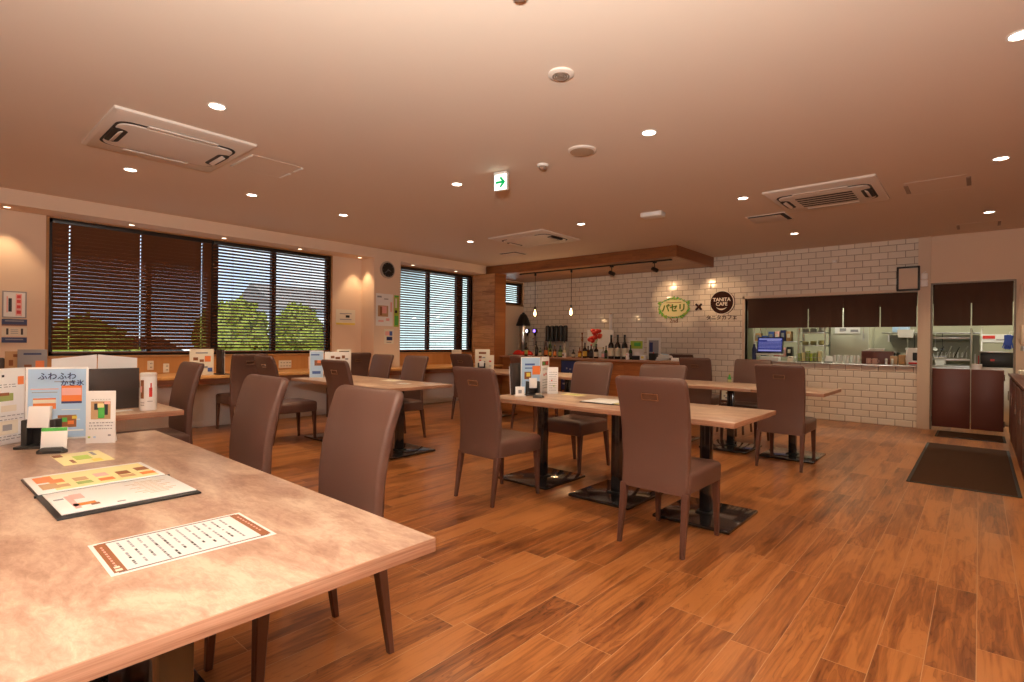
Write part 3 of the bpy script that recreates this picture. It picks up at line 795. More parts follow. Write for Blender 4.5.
def bottle(x, y, z, h, r, glass, label, lab, cap=None, neck=.36, lh=.35, sub=''):
    t = thing('bottle', lab, 'bottle', (x, y, z), 0, 'bottles along the bar top')
    sh = h*(1-neck)
    MB().lathe([(r*.92, 0), (r, .006), (r, sh*.88), (r*.85, sh*.97), (r*.38, sh+h*.07), (r*.31, h*.97), (r*.34, h*.975), (r*.34, h)], glass, n=18).build('glass', t)
    if label: MB().lathe([(r+.0006, sh*.18), (r+.0008, sh*.18+.001), (r+.0008, sh*(.18+lh*1.5)), (r+.0006, sh*(.18+lh*1.5)+.001)], label, n=18).build('label', t)
    MB().lathe([(r*.39, h*.93), (r*.39, h+.004), (r*.3, h+.006)], cap or M_BLACK, n=14).build('cap', t)
    return t
BZ = .90
for (x, dy, h, r, gl, lb, cp, lab) in (
 (-7.03, 0, .27, .036, M_BOTK, M_LABG, None, 'dark bottle with yellow-green label at the left end of the bar row'),
 (-6.66, 0, .17, .034, M_BOTG, M_LABW, None, 'short green bottle with pale label left of the orange one'),
 (-6.53, .02, .28, .038, M_BOTB, M_LABO, None, 'brown bottle with large orange label'),
 (-6.41, 0, .21, .027, M_BOTK, M_LABY, None, 'slim dark bottle with small yellow label right of the orange one'),
 (-6.31, .02, .23, .033, M_BOTB, M_LABO, M_LABY, 'bottle with orange label and yellow cap'),
 (-6.16, .0, .22, .045, M_BOTG, M_LABG, None, 'broad green bottle with pale green label'),
 (-5.85, 0, .15, .036, M_BOTK, M_LABW, None, 'small black bottle with white label beside the cup'),
 (-5.72, .02, .19, .034, M_BOTA, M_LABY, None, 'amber yellow bottle left of the dark one with the gold label'),
 (-5.59, 0, .28, .040, M_BOTK, M_LABY, None, 'black bottle with bright gold label'),
 (-5.47, .03, .25, .036, M_BOTK, M_LABK, M_RED, 'black bottle with dark label and red cap'),
 (-5.34, 0, .26, .040, M_BOTK, M_LABW, None, 'black bottle with white label below the red flowers'),
 (-5.22, .05, .20, .032, M_BOTC, M_PINK, None, 'pale pink bottle between the black ones'),
 (-5.13, .0, .23, .030, M_BOTG, M_LABK, None, 'slim green bottle left of the three tall ones'),
 (-5.025, 0, .43, .052, M_BOTK, M_LABW, None, 'left one of the three tall dark bottles with cream labels'),
 (-4.892, 0, .43, .052, M_BOTK, M_LABW, None, 'middle one of the three tall dark bottles with cream labels'),
 (-4.75, 0, .43, .052, M_BOTK, M_LABW, None, 'right one of the three tall dark bottles with cream labels'),
 (-4.67, .07, .25, .032, M_BOTG, M_LABK, None, 'slim dark green bottle just right of the three tall ones'),
 (-6.80, .05, .30, .034, M_BOTK, M_LABK, None, 'tall black bottle beside the purple tap light'),
 (-6.95, .20, .24, .034, M_BOTC, M_LABW, None, 'clear bottle standing behind the left dark bottle'),
 (-6.58, .22, .36, .034, M_BOTG, M_LABG, None, 'tall green bottle behind the short green one'),
 (-6.22, .22, .30, .030, M_BOTC, M_LABW, None, 'clear bottle standing behind the broad green one'),
 (-5.65, .20, .22, .034, M_BOTB, M_LABK, None, 'plain brown bottle standing behind the gold label one')):
    bottle(x, 8.45+dy, BZ, h, r, gl, lb, lab, cp)
t = thing('cup', 'white printed cup between the bottles on the bar', 'cup', (-6.0, 8.36, BZ), 0)
MB().lathe([(.036, 0), (.045, .09), (.041, .09), (.034, .006)], M_PGLOSS, n=20).build('body', t); MB().box((0, -.043, .045), (.04, .006, .03), M_BRN).build('print', t)
def pack(x, lab):
    t = thing('snack_pack', lab, 'pack', (x, 8.64, BZ), .1, 'red packs at the left end of the bar')
    MB().loft([rrect(.10, .05, .03, 0, 0, 0), rrect(.12, .07, .03, 0, 0, .03), rrect(.09, .05, .03, 0, 0, .08), rrect(.03, .02, .01, 0, 0, .11)], M_RED).build('wrap', t)
    MB().box((0, 0, .004), (.22, .15, .008), M_PGLOSS, .003).build('tray', t)
pack(-7.40, 'red wrapped pack on a tray by the wooden pier')
pack(-7.15, 'red wrapped pack nearer the taps')
t = thing('flower_bouquet', 'bunch of red flowers standing behind the bottles', 'flowers', (-5.55, 8.72, BZ))
MB().lathe([(.035, 0), (.05, .05), (.045, .16), (.03, .2), (.04, .22)], M_BOTC, n=18).build('vase', t)
rnd = random.Random(3)
for k in range(17):
    a = k*2.4; rr = .02+.09*math.sqrt(k/12); px, py, pz = rr*math.cos(a), rr*math.sin(a)*.4, .42+.95*rr*math.sin(a*1.3+k)
    f = MB(); f.lathe([(.010, -.04), (.04, -.02), (.050, .005), (.04, .030), (.024, .022), (.016, .036), (.003, .026)], M_RED, c=(px, py, pz), n=10).build('bloom', t)
s = MB()
for k in range(9):
    a = k*2.4; rr = .035+.09*math.sqrt(k/9); s.cyl((0, 0, .15), (rr*math.cos(a), rr*math.sin(a)*.4, .40+.95*rr*math.sin(a*1.3+k)), .003, M_GRN, 6)
s.build('stems', t)
t = thing('notice_board', 'white board leaning behind the red flowers', 'board', (-5.88, 9.42, .895))
MB().box((0, 0, .28), (.62, .02, .56), M_PAPER, .004, TR(0, 0, 0, -.06, 0, 0)).build('panel', t)
MB().box((0, .03, .1), (.3, .06, .2), M_PAPERW, .003).build('stand', t)
t = thing('paper_roll', 'white upright roll rising above the white board', 'roll', (-5.70, 9.56, .895))
MB().lathe([(.036, 0), (.036, .88), (.012, .88)], M_PAPER, n=20).build('roll', t)
MB().lathe([(.012, .86), (.012, .90)], M_CARD, n=14).build('core', t)
t = thing('picture_stand', 'green and white framed print on the counter behind the bar', 'picture', (-5.02, 9.40, .895))
MB().box((0, 0, .18), (.30, .02, .36), M_PWHITE, .003).build('frame', t); MB().box((0, -.011, .26), (.26, .003, .15), M_LGRN).box((.02, -.013, .27), (.14, .002, .07), M_GRN).build('print', t)
t = thing('picture_stand', 'white framed grey photo stand at the right end behind the bar', 'picture', (-4.64, 9.36, .895))
MB().box((0, 0, .20), (.28, .02, .40), M_PWHITE, .003).build('frame', t); MB().box((0, -.011, .20), (.20, .003, .30), M_GREYI).box((-.05, -.013, .22), (.07, .002, .18), M_NAVY).build('photo', t)
t = thing('card_box', 'black desk organiser on the bar with white cards', 'organiser', (-4.50, 8.42, BZ))
MB().box((0, 0, .035), (.13, .10, .07), M_BLACK, .004).build('box', t); MB().box((0, .02, .09), (.10, .006, .09), M_PAPER).build('cards', t)
t = thing('small_box', 'small white printed box on the bar', 'box', (-4.36, 8.40, BZ)); MB().box((0, 0, .045), (.10, .06, .09), M_PGLOSS, .003).build('carton', t); MB().box((0, -.031, .045), (.05, .003, .04), M_YEL).build('print', t)
t = thing('small_figure', 'little white figurine next to the tall bottles', 'ornament', (-4.64, 8.36, BZ)); MB().lathe([(.03, 0), (.034, .03), (.024, .06), (.03, .08), (.026, .105), (.01, .12)], M_PGLOSS, n=16).build('body', t); MB().box((0, -.028, .085), (.02, .006, .008), M_RED).build('face', t)
t = thing('cash_tin', 'black box on the bar right of the white printed box', 'box', (-4.22, 8.5, BZ)); MB().box((0, 0, .06), (.12, .12, .12), M_BLACK, .006).build('body', t); MB().cyl((0, 0, .12), (0, 0, .135), .012, M_RED).build('knob', t)
t = thing('brochure_stack', 'loose printed brochures fanned out near the bar end', 'brochures', (-4.03, 8.42, BZ), .25)
p = MB()
for k in range(4): p.box((.02*k, 0, .02+.025*k), (.20, .13, .004), M_PAPER, 0, TR(0, 0, 0, .25, .1*k-.15, .12*k))
p.build('sheets', t); MB().box((.03, -.02, .122), (.12, .06, .002), M_LBLUE, 0, TR(0, 0, 0, .25, .15, .36)).build('print', t)
t = thing('napkin_box', 'small white napkin box at the right tip of the bar', 'box', (-3.75, 8.35, BZ)); MB().box((0, 0, .025), (.13, .09, .05), M_PGLOSS, .006).build('box', t); MB().box((0, 0, .052), (.10, .02, .01), M_PAPERW).build('slot', t)

# dispensers in the far corner
t = thing('drinks_dispenser', 'drinks urn with black domed lid in the far corner', 'dispenser', (-7.93, 9.42, .895))
MB().lathe([(.13, 0), (.13, .06), (.11, .08)], M_BLACK, n=28).build('foot', t)
MB().lathe([(.105, .08), (.11, .09), (.11, .64), (.105, .66)], M_STEEL, n=28).build('tank', t)
MB().lathe([(.165, .66), (.165, .69), (.12, .82), (.07, .92), (.03, .945), (.03, .965), (.01, .97)], M_BLACK, n=28).build('lid', t)
MB().cyl((0, -.11, .12), (0, -.16, .11), .012, M_STEEL).build('tap', t)
def tap(x, lab, glow):
    t = thing('beer_tap', lab, 'beer tap', (x, 9.32, .895), 0, 'lit beer taps behind the bar')
    MB().lathe([(.05, 0), (.05, .02), (.028, .03), (.024, .42), (.028, .43)], M_STEEL, n=18).build('column', t)
    MB().cyl((0, -.02, .38), (0, -.10, .36), .012, M_STEEL).cyl((0, -.1, .365), (0, -.1, .31), .009, M_STEEL).build('spout', t)
    MB().lathe([(.05, -.03), (.052, -.02), (.052, .02), (.05, .03)], M_BLACK, n=24, M=TR(0, 0, .54, PI/2, 0, 0)).box((0, 0, .45), (.03, .03, .1), M_BLACK, .004).build('badge', t)
    MB().lathe([(.036, 0), (.03, .008)], glow, n=24, M=TR(0, -.03, .54, PI/2, 0, 0)).build('lamp', t)
tap(-7.72, 'beer tap with round white light', M_WHITEL); tap(-7.50, 'beer tap with purple light', M_PURPLE)
t = thing('cup_dispenser', 'rack holding a row of upright black canisters behind the bottles', 'dispenser', (-6.98, 9.42, .895))
MB().box((0, 0, .30), (.62, .16, .02), M_STEEL, .003).box((-.29, 0, .15), (.02, .14, .3), M_STEEL).box((.29, 0, .15), (.02, .14, .3), M_STEEL).build('stand', t)
for k in range(5): MB().lathe([(.050, .31), (.052, .32), (.050, .62+.02*(k % 2)), (.04, .65), (.02, .66)], M_BLACK, c=(-.24+.12*k, 0, 0), n=20).build('canister', t)
t = thing('corkscrew_stand', 'slender brown lever corkscrew standing behind the bar', 'corkscrew', (-6.29, 9.4, .895))
MB().lathe([(.06, 0), (.06, .015), (.012, .025), (.012, .32), (.022, .33), (.022, .40), (.012, .41), (.012, .46), (.02, .47), (.02, .5)], M_BRN, n=16).build('column', t); MB().cyl((0, 0, .36), (.0, -.12, .42), .008, M_STEEL).build('lever', t)
t = thing('menu_blackboard', 'dark chalk menu board standing against the bar front', 'blackboard', (-5.74, 8.17, 0))
MB().box((0, 0, .57), (.36, .02, .54), M_NAVY, .003).build('board', t)
f = MB()
for dx in (-.185, .185): f.box((dx, 0, .45), (.018, .024, .9*.9), M_DARK, .002)
for z in (.30, .845): f.box((0, 0, z), (.37, .024, .018), M_DARK, .002)
f.build('frame', t)
f = MB(); rnd = random.Random(9)
for k in range(14): f.box((-.13+.26*rnd.random(), -.0115, .38+.4*rnd.random()), (.02+.06*rnd.random(), .002, .012+.02*rnd.random()), M_GREYI)
f.build('chalk_lines', t)

# pendants and track
t = thing('lighting_track', 'black lighting track under the wooden canopy', 'track', (-5.7, 8.45, 2.605))
MB().b2((-1.5, -.016, -.022), (1.8, .016, 0), M_BLACK, .003).build('rail', t)
for dx in (-1.5, 1.8): MB().box((dx, 0, -.012), (.04, .036, .026), M_BLACK, .003).build('end_cap', t)
bl = bpy.data.lights.new('pendant_lamp', 'POINT'); bl.energy = 5; bl.color = (1, .6, .28); bl.shadow_soft_size = .04
for (x, lab) in ((-6.806, 'left bare bulb pendant hanging over the bar'), (-5.917, 'right bare bulb pendant hanging over the bar')):
    t = thing('pendant_light', lab, 'pendant light', (x, 8.45, 1.77), 0, 'bare bulb pendants over the bar')
    MB().lathe([(.022, .813-.05), (.022, .813)], M_BLACK, n=16).build('canopy', t)
    MB().cyl((0, 0, .13), (0, 0, .78), .0045, M_BLACK, 8).build('cord', t)
    MB().lathe([(.014, .075), (.02, .08), (.02, .13), (.008, .145)], M_BLACK, n=16).build('socket', t)
    MB().lathe([(.004, -.058), (.016, -.050), (.026, -.025), (.026, .0), (.019, .03), (.012, .06), (.011, .08)], M_BULB, n=20).build('bulb', t)
    l = bpy.data.objects.new('pendant_lamp', bl); COL.objects.link(l); l.parent = t; l.location = (0, -.06, -.02)
sl = bpy.data.lights.new('track_lamp', 'SPOT'); sl.energy = 26; sl.color = (1, .62, .32); sl.spot_size = math.radians(42); sl.spot_blend = .7; sl.shadow_soft_size = .025
for (x, tx, lab) in ((-5.03, -4.41, 'left black track spotlight aimed at the leafy sign'), (-4.19, -3.52, 'right black track spotlight aimed at the round brown sign')):
    t = thing('track_spotlight', lab, 'spotlight', (x, 8.45, 2.583), 0, 'black track spotlights')
    MB().box((0, 0, -.012), (.07, .03, .024), M_BLACK, .003).cyl((0, 0, -.02), (0, 0, -.11), .008, M_BLACK).build('arm', t)
    d = (Vector((tx, 9.73, 2.0))-Vector((x, 8.45, 2.45))).normalized(); q = d.to_track_quat('Z', 'Y').to_matrix().to_4x4()
    Mh = Matrix.Translation((0, 0, -.13)) @ q
    MB().lathe([(.02, -.06), (.034, -.05), (.036, .05), (.034, .058)], M_BLACK, n=20, M=Mh).build('head', t)
    MB().lathe([(.030, .0585), (.01, .0595)], M_LAMPON, n=20, M=Mh).build('lens', t)
    l = bpy.data.objects.new('track_lamp', sl); COL.objects.link(l); l.parent = t
    l.matrix_local = Matrix.Translation(Vector((0, 0, -.13))+d*.07) @ (-d).to_track_quat('Z', 'Y').to_matrix().to_4x4()

# ------------------------------------------------------------------ signs on the tiled wall
WT = YB-.001
t = thing('wall_sign', 'leafy oval sign with green lettering on the tiled wall', 'sign', (-4.415, WT, 1.87))
def ell(rx, rz, n=40): return [(rx*math.cos(2*PI*k/n), rz*math.sin(2*PI*k/n)) for k in range(n)]
MB().prism(ell(.27, .165), .002, .010, M_SGY, TR(0, 0, 0, PI/2, 0, 0)).build('backing', t)
w = MB(); rnd = random.Random(5)
MW = TR(0, -.012, 0, PI/2, 0, 0)
for k in range(46):
    a = 2*PI*k/46; big = 1 + .9*max(0, math.cos(3*(a-PI/2)))
    cx, cz = .30*math.cos(a), .185*math.sin(a)
    M = MW @ TR(cx, cz, .001*(k % 3), 0, 0, a+PI/2+rnd.uniform(-.9, .9))
    L_ = .028*big; Wd = .011*big
    w.prism([(-L_, 0), (-L_*.3, Wd), (L_*.5, Wd*.7), (L_, 0), (L_*.5, -Wd*.7), (-L_*.3, -Wd)], 0, .004, (M_LGRN if k % 2 else M_GRN), M)
for (cx, cz) in ((-.29, .10), (.29, .10), (-.16, -.17), (.16, -.17), (0, .19)):
    for j in range(6):
        M = MW @ TR(cx, cz, .004, 0, 0, j*PI/3)
        w.prism([(0, 0), (.02, .014), (.045, 0), (.02, -.014)], 0, .004, (M_GRN if j % 2 else M_LGRN), M)
w.build('wreath', t)
MT = lambda x, z, d=.014: TR(x, -d, z, PI/2, 0, 0)
MB().text('パセリ', .165, M_SGRN, MT(0, -.01), .002, .005).build('lettering', t)
MB().box((0, -.0135, .105), (.30, .003, .010), M_BRN).build('small_line', t)
MB().text('2nd', .115, M_BRN, MT(0, -.245, .003), .002, .001).build('second_line', t)
MB().prism(ell(.012, .012, 12), 0, .003, M_ORANGE, TR(-.055, -.018, .045, PI/2, 0, 0)).build('dot', t)
t = thing('wall_sign', 'dark cross mark between the two wall signs', 'sign', (-3.93, WT, 1.875))
for i, a in enumerate((PI/4, -PI/4)): MB().box((0, -.008, 0), (.155, .014+.002*i, .034), M_SIGNB, .001, TR(0, 0, 0, 0, a, 0)).build('stroke', t)
t = thing('wall_sign', 'round dark brown cafe sign with a smile and cream capitals', 'sign', (-3.505, WT, 1.94))
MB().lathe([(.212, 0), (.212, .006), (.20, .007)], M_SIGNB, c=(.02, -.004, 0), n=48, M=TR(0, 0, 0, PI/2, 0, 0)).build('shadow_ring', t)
MB().lathe([(.214, .008), (.214, .012), (.20, .0125)], M_SIGNW, c=(.006, 0, 0), n=48, M=TR(0, 0, 0, PI/2, 0, 0)).build('cream_ring', t)
d = MB().lathe([(.202, .013), (.202, .020), (.15, .0205)], M_SIGNB, n=48, M=TR(0, 0, 0, PI/2, 0, 0)).build('disc', t)
MB().text('TANITA', .088, M_SIGNW, MT(0, .050, .0215), .001, .0025).text('CAFE', .088, M_SIGNW, MT(0, -.03, .0215), .001, .0025).build('lettering', d)
s = MB(); R_ = .125
pts = [(R_*math.sin(a), -R_*math.cos(a)) for a in [(-50+100*k/14)*PI/180 for k in range(15)]]
out = [(x, z+.005-.013*math.cos(k/14*PI-PI/2)) for k, (x, z) in enumerate(pts)]
inn = [(x, z+.013*math.cos(k/14*PI-PI/2)) for k, (x, z) in enumerate(pts)]
s.prism([(x, z-.005) for x, z in out]+[(x, z) for x, z in reversed(inn)], 0, .002, M_SIGNW, TR(0, -.021, 0, PI/2, 0, 0)); s.build('smile', d)
t = thing('wall_sign', 'row of small dark katakana letters under the round sign', 'sign', (-3.51, WT, 1.665))
for k, ch in enumerate('タニタカフェ'): MB().text(ch, .092, M_SIGNB, MT((k-2.5)*.094, 0, .003), .002, .0015).build('letter', t)
t = thing('framed_certificate', 'dark framed cream certificate above the hatch corner', 'certificate', (-.795, YB, 2.18))
f = MB()
for (cx, cz, dx, dz) in ((0, .165, .27, .026), (0, -.165, .27, .026), (-.125, 0, .026, .35), (.125, 0, .026, .35)): f.box((cx, -.032, cz), (dx, .06, dz), M_DARK, .002)
f.build('frame', t); MB().box((0, -.026, 0), (.24, .05, .32), M_COLM).build('sheet', t)
t = thing('wall_dispenser', 'clear plastic holder hung at the top of the cream column', 'holder', (-.605, YB-.045, 2.13))
MB().box((0, -.022, -.03), (.085, .04, .10), M_PGLOSS, .012).build('body', t); MB().box((0, -.015, .07), (.075, .025, .09), M_PGLOSS, .01).build('cover', t); MB().cyl((-.02, -.02, .115), (.02, -.02, .14), .004, M_PGLOSS).build('hook', t)

# ------------------------------------------------------------------ short curtains
def curtain(label, x0, x1, z0, z1, y, cuts, slit):
    t = thing('noren_curtain', label, 'curtain', ((x0+x1)/2, y, z1), 0, 'short brown split curtains')
    cx = (x0+x1)/2
    MB().cyl((x0-cx-.01, 0, -.02), (x1-cx+.01, 0, -.02), .009, M_CHROME, 12).build('rod', t)
    xs = [x0]+list(cuts)+[x1]
    for i in range(len(xs)-1):
        a, b_ = xs[i]-cx, xs[i+1]-cx; n = 28; sec = []
        vs = []; fs = []
        rows = [(0, 0), (-slit, 0), (-slit-.001, .0065), (z0-z1, .0075)]
        for (dz, g) in rows:
            for s_ in (-.0012, .0012):
                for k in range(n+1):
                    u = k/n; x = (a+g)+(b_-a-2*g)*u
                    if dz == 0 or dz == -slit: x = a+(b_-a)*u
                    yy = s_+.006*math.sin(u*PI*5+i)*(.2+abs(dz)*1.6)
                    vs.append((x, yy-.012, dz))
        W_ = n+1
        for r in range(len(rows)-1):
            for k in range(n):
                p = r*2*W_+k; q = (r+1)*2*W_+k
                fs += [(p, p+1, q+1, q), (p+W_, q+W_, q+W_+1, p+W_+1)]
            p = r*2*W_; q = (r+1)*2*W_
            fs += [(p, q, q+W_, p+W_), (p+n, p+n+W_, q+n+W_, q+n)]
        q = (len(rows)-1)*2*W_
        for k in range(n): fs += [(q+k, q+k+1, q+W_+k+1, q+W_+k), (k, W_+k, W_+k+1, k+1)]
        c = MB(); c.add(vs, fs, M_NOREN); c.build('cloth_panel', t)
curtain('wide brown split curtain across the top of the serving hatch', HX0+.035, HX1-.01, 1.475, 1.98, YB+.03, (-2.113, -1.62, -1.137), .20)
curtain('short brown split curtain in the doorway right of the hatch', DX0+.025, DX1-.025, 1.485, 2.08, YB+.03, (-.09,), .28)
t = thing('swing_door', 'pair of low wine brown swing doors in the kitchen doorway', 'swing door', (-.09, YB+.03, 0))
for (x0, x1) in ((-.42, -.004), (.004, .34)):
    d = MB().b2((x0, -.018, .05), (x1, .018, .88), M_WINE, .004).build('leaf', t)
    for z in (.15, .78): MB().cyl((x0 if x0 < 0 else x1, 0, z-.04), (x0 if x0 < 0 else x1, 0, z+.04), .011, M_CHROME).build('hinge', d)
# hatch counter
t = thing('hatch_counter', 'stainless steel serving shelf of the kitchen hatch', 'counter', (-1.89, YB, 0))
MB().b2((-1.2, -.05, .888), (1.2, .62, .905), M_STEEL, .002).build('shelf', t)
MB().b2((-1.2, .16, .0), (1.2, .60, .888), M_KWALL).build('cabinet', t)

# ------------------------------------------------------------------ kitchen behind
struct(MB().b2((XW, 12.9, 0), (XR, 13.05, CH), M_KWALL), 'wall_kitchen')
struct(MB().b2((-3.75, YB+T, 0), (-3.65, 12.9, CH), M_KWALL), 'wall_kitchen_left')
struct(MB().b2((1.3, YB+T, 0), (1.4, 12.9, CH), M_KWALL), 'wall_kitchen_right')
for (x, y, lab) in ((-2.2, 11.2, 'kitchen ceiling tube light behind the hatch'), (-.1, 11.2, 'kitchen ceiling tube light behind the doorway')):
    t = thing('tube_light', lab, 'ceiling light', (x, y, CH), 0, 'kitchen tube lights')
    MB().box((0, 0, -.03), (1.25, .15, .06), M_PWHITE, .006).build('housing', t); MB().cyl((-.6, 0, -.075), (.6, 0, -.075), .014, M_FLUO).build('tube', t)
    al = bpy.data.lights.new('tube_lamp', 'AREA'); al.shape = 'RECTANGLE'; al.size = 1.2; al.size_y = .12; al.energy = 30; al.color = (1, .95, .74)
    l = bpy.data.objects.new('tube_lamp', al); COL.objects.link(l); l.parent = t; l.location = (0, 0, -.10)
HZ = .905
# till terminal
t = thing('till_terminal', 'blue lit till screen at the left end of the hatch', 'till', (-2.76, 10.0, HZ), .06)
MB().box((0, .02, .035), (.30, .20, .07), M_PWHITE, .01).box((0, .05, .12), (.06, .05, .14), M_PWHITE, .006).build('base', t)
Ms = TR(0, 0, .27, -.28, 0, 0)
s = MB().box((0, 0, 0), (.42, .03, .30), M_BLACK, .006, Ms).build('screen', t)
MB().box((0, -.0165, .008), (.385, .003, .25), M_SCREEN, 0, Ms).build('display', s)
q = MB().box((0, -.019, .11), (.36, .002, .018), M_SCRTXT, 0, Ms).box((.06, -.019, .08), (.22, .002, .012), M_SCRTXT, 0, Ms)
for k in range(5): q.box((0, -.019, .05-.024*k), (.36, .002, .003), M_SCRTXT, 0, Ms)
q.box((0, -.019, -.095), (.36, .002, .02), M_SCRTXT, 0, Ms).build('screen_rows', s)
MB().box((0, -.012, -.165), (.44, .05, .02), M_PWHITE, .004, Ms).build('bezel_foot', s)
t = thing('card_reader', 'small pale card reader right of the till screen', 'card reader', (-2.42, 9.98, HZ))
MB().loft([rrect(.045, .08, .01, 0, 0, 0), rrect(.042, .075, .01, 0, .01, .05), rrect(.038, .05, .01, 0, .03, .09)], M_PAPERW).build('body', t); MB().box((0, -.02, .078), (.05, .03, .006), M_BLACK, .001, TR(0, 0, 0, .3, 0, 0)).build('display', t)
t = thing('bottle_stand', 'upright blue bottle at the left jamb of the hatch', 'bottle', (-3.0, 9.92, HZ))
MB().lathe([(.035, 0), (.037, .2), (.02, .26), (.015, .3)], M_NAVY, n=18).build('body', t); MB().lathe([(.018, .29), (.018, .33)], M_PWHITE, n=14).build('cap', t)
def basket(name, lab, cat, x, y, z, w, d, h, n, fill):
    t = thing(name, lab, cat, (x, y, z)); f = MB()
    for zz in (.004, h*.5, h):
        f.cyl((-w/2, -d/2, zz), (w/2, -d/2, zz), .003, M_STEEL, 6).cyl((-w/2, d/2, zz), (w/2, d/2, zz), .003, M_STEEL, 6).cyl((-w/2, -d/2, zz), (-w/2, d/2, zz), .003, M_STEEL, 6).cyl((w/2, -d/2, zz), (w/2, d/2, zz), .003, M_STEEL, 6)
    for k in range(n+1):
        xx = -w/2+w*k/n; f.cyl((xx, -d/2, 0), (xx, -d/2, h), .002, M_STEEL, 6).cyl((xx, d/2, 0), (xx, d/2, h), .002, M_STEEL, 6)
    f.build('wire_basket', t)
    MB().box((0, 0, .01), (w*.97, d*.95, .012), M_BLACK).build('tray', t)
    for k in range(len(fill)):
        a = MB(); xx = -w/2+w*(k+.5)/len(fill)
        a.loft([rrect(w/len(fill)*.36, d*.3, .006, xx, 0, .016), rrect(w/len(fill)*.42, d*.34, .006, xx, 0, h*(.9+.25*((k*7) % 3)/2))], fill[k]); a.build('packet', t)
basket('condiment_basket', 'wire basket of yellow-green packets on the hatch shelf', 'basket', -2.14, 10.02, HZ, .36, .16, .16, 6, [M_LABG, M_LYEL, M_LABG, M_LGRN, M_LABG, M_LYEL])
t = thing('card_stand', 'slanted white card holder left of the glasses', 'card stand', (-1.86, 9.98, HZ), .2)
MB().box((0, 0, .06), (.11, .006, .13), M_PAPER, 0, TR(0, 0, 0, -.5, .2, 0)).build('card', t); MB().box((0, .03, .01), (.12, .09, .02), M_BLACK, .003).build('foot', t)
for k, (dx, dy) in enumerate([(i*.046, (i % 2)*.06) for i in range(8)]):
    t = thing('drinking_glass', 'upturned tumbler in the row on the hatch shelf', 'glass', (-1.77+dx, 9.94+dy, HZ), 0, 'row of upturned tumblers on the hatch shelf')
    MB().lathe([(.026, 0), (.0215, .125), (.004, .128)], M_TUM, n=16).build('body', t)
t = thing('tray_stack', 'wine brown tray cabinet with white trays on top', 'tray cabinet', (-1.22, 10.2, HZ))
MB().box((0, 0, .10), (.40, .24, .20), M_WINE, .004).build('cabinet', t)
for k in range(3): MB().box((-.05+.02*k, 0, .208+.014*k), (.26-.03*k, .18, .012), M_PWHITE, .004).build('tray', t)
for k, x in enumerate((-1.30, -1.22)):
    t = thing('mug', ('left' if k == 0 else 'right')+' one of two pinkish mugs before the wine brown cabinet', 'mug', (x, 9.93, HZ), 0, 'pinkish mugs on the hatch shelf')
    MB().lathe([(.030, 0), (.034, .01), (.034, .09), (.030, .09), (.030, .01)], M_PINKM, n=20).build('body', t); MB().tube([(.033, 0, .07), (.05, 0, .065), (.052, 0, .04), (.033, 0, .025)], .004, M_PINKM).build('handle', t)
for k, x in enumerate((-1.075, -1.0)):
    t = thing('shaker', ('left' if k == 0 else 'right')+' one of two steel shakers on the hatch shelf', 'shaker', (x, 9.93, HZ), 0, 'steel shakers on the hatch shelf')
    MB().lathe([(.018, 0), (.018, .06), (.014, .07)], M_STEEL, n=18).build('body', t); MB().lathe([(.019, .068), (.016, .09), (.004, .095)], M_PWHITE, n=18).build('cap', t)
for (x, w, h, lab) in ((-.99, .09, .13, 'small pale cardboard box on the hatch shelf'), (-.87, .12, .15, 'larger tan cardboard box near the right end of the hatch')):
    t = thing('cardboard_box', lab, 'box', (x, 10.06, HZ), 0, 'cardboard boxes on the hatch shelf'); MB().box((0, 0, h/2), (w, .12, h), M_CARD if w > .1 else M_TAN, .002).build('carton', t); MB().box((0, 0, h+.001), (w*.98, .03, .002), M_PAPERW).build('tape', t)
t = thing('carry_bag', 'white and black bag at the right end of the hatch shelf', 'bag', (-.745, 10.05, HZ))
MB().loft([rrect(.09, .06, .02, 0, 0, 0), rrect(.10, .07, .02, 0, 0, .10), rrect(.08, .05, .02, -.01, 0, .22), rrect(.05, .02, .01, -.02, 0, .26)], M_PGLOSS).build('bag', t)
MB().box((.03, -.068, .13), (.08, .02, .12), M_BLACK, .008).build('pouch', t); MB().box((0, -.075, .03), (.12, .02, .03), M_RED, .003).build('label', t)
# shelving and equipment further in
def rack(lab, x0, x1, y, d, zs, items, z0=0):
    t = thing('steel_shelf', lab, 'shelf', ((x0+x1)/2, y, z0), 0, 'steel kitchen shelving'); w = x1-x0; H = zs[-1]+.03-z0
    for sx in (-1, 1):
        for sy in (-1, 1): MB().cyl((sx*w/2, sy*d/2, 0), (sx*w/2, sy*d/2, H+.12), .012, M_STEEL, 8).build('post', t)
    for z in zs: MB().box((0, 0, z-z0), (w, d, .022), M_STEEL, .002).build('shelf_board', t)
    return t
rack('steel shelf crowded with packets behind the till', -3.42, -2.62, 11.5, .4, [.5, .95, 1.25, 1.55, 1.85], None)
rack('steel shelf of dishes behind the condiment basket', -2.56, -2.13, 11.3, .4, [.5, .95, 1.18, 1.42, 1.66], None)
rnd = random.Random(21)
cols = [(M_RED, 'red'), (M_PINK, 'pink'), (M_TAN, 'tan'), (M_BLACK, 'black'), (M_PWHITE, 'white'), (M_BLUE, 'blue'), (M_CARD, 'brown'), (M_NAVY, 'navy'), (M_KWALL, 'olive')]
where = {.961: 'low', 1.261: 'middle', 1.561: 'upper'}
names = ['leftmost', 'second', 'third', 'fourth', 'fifth', 'sixth']
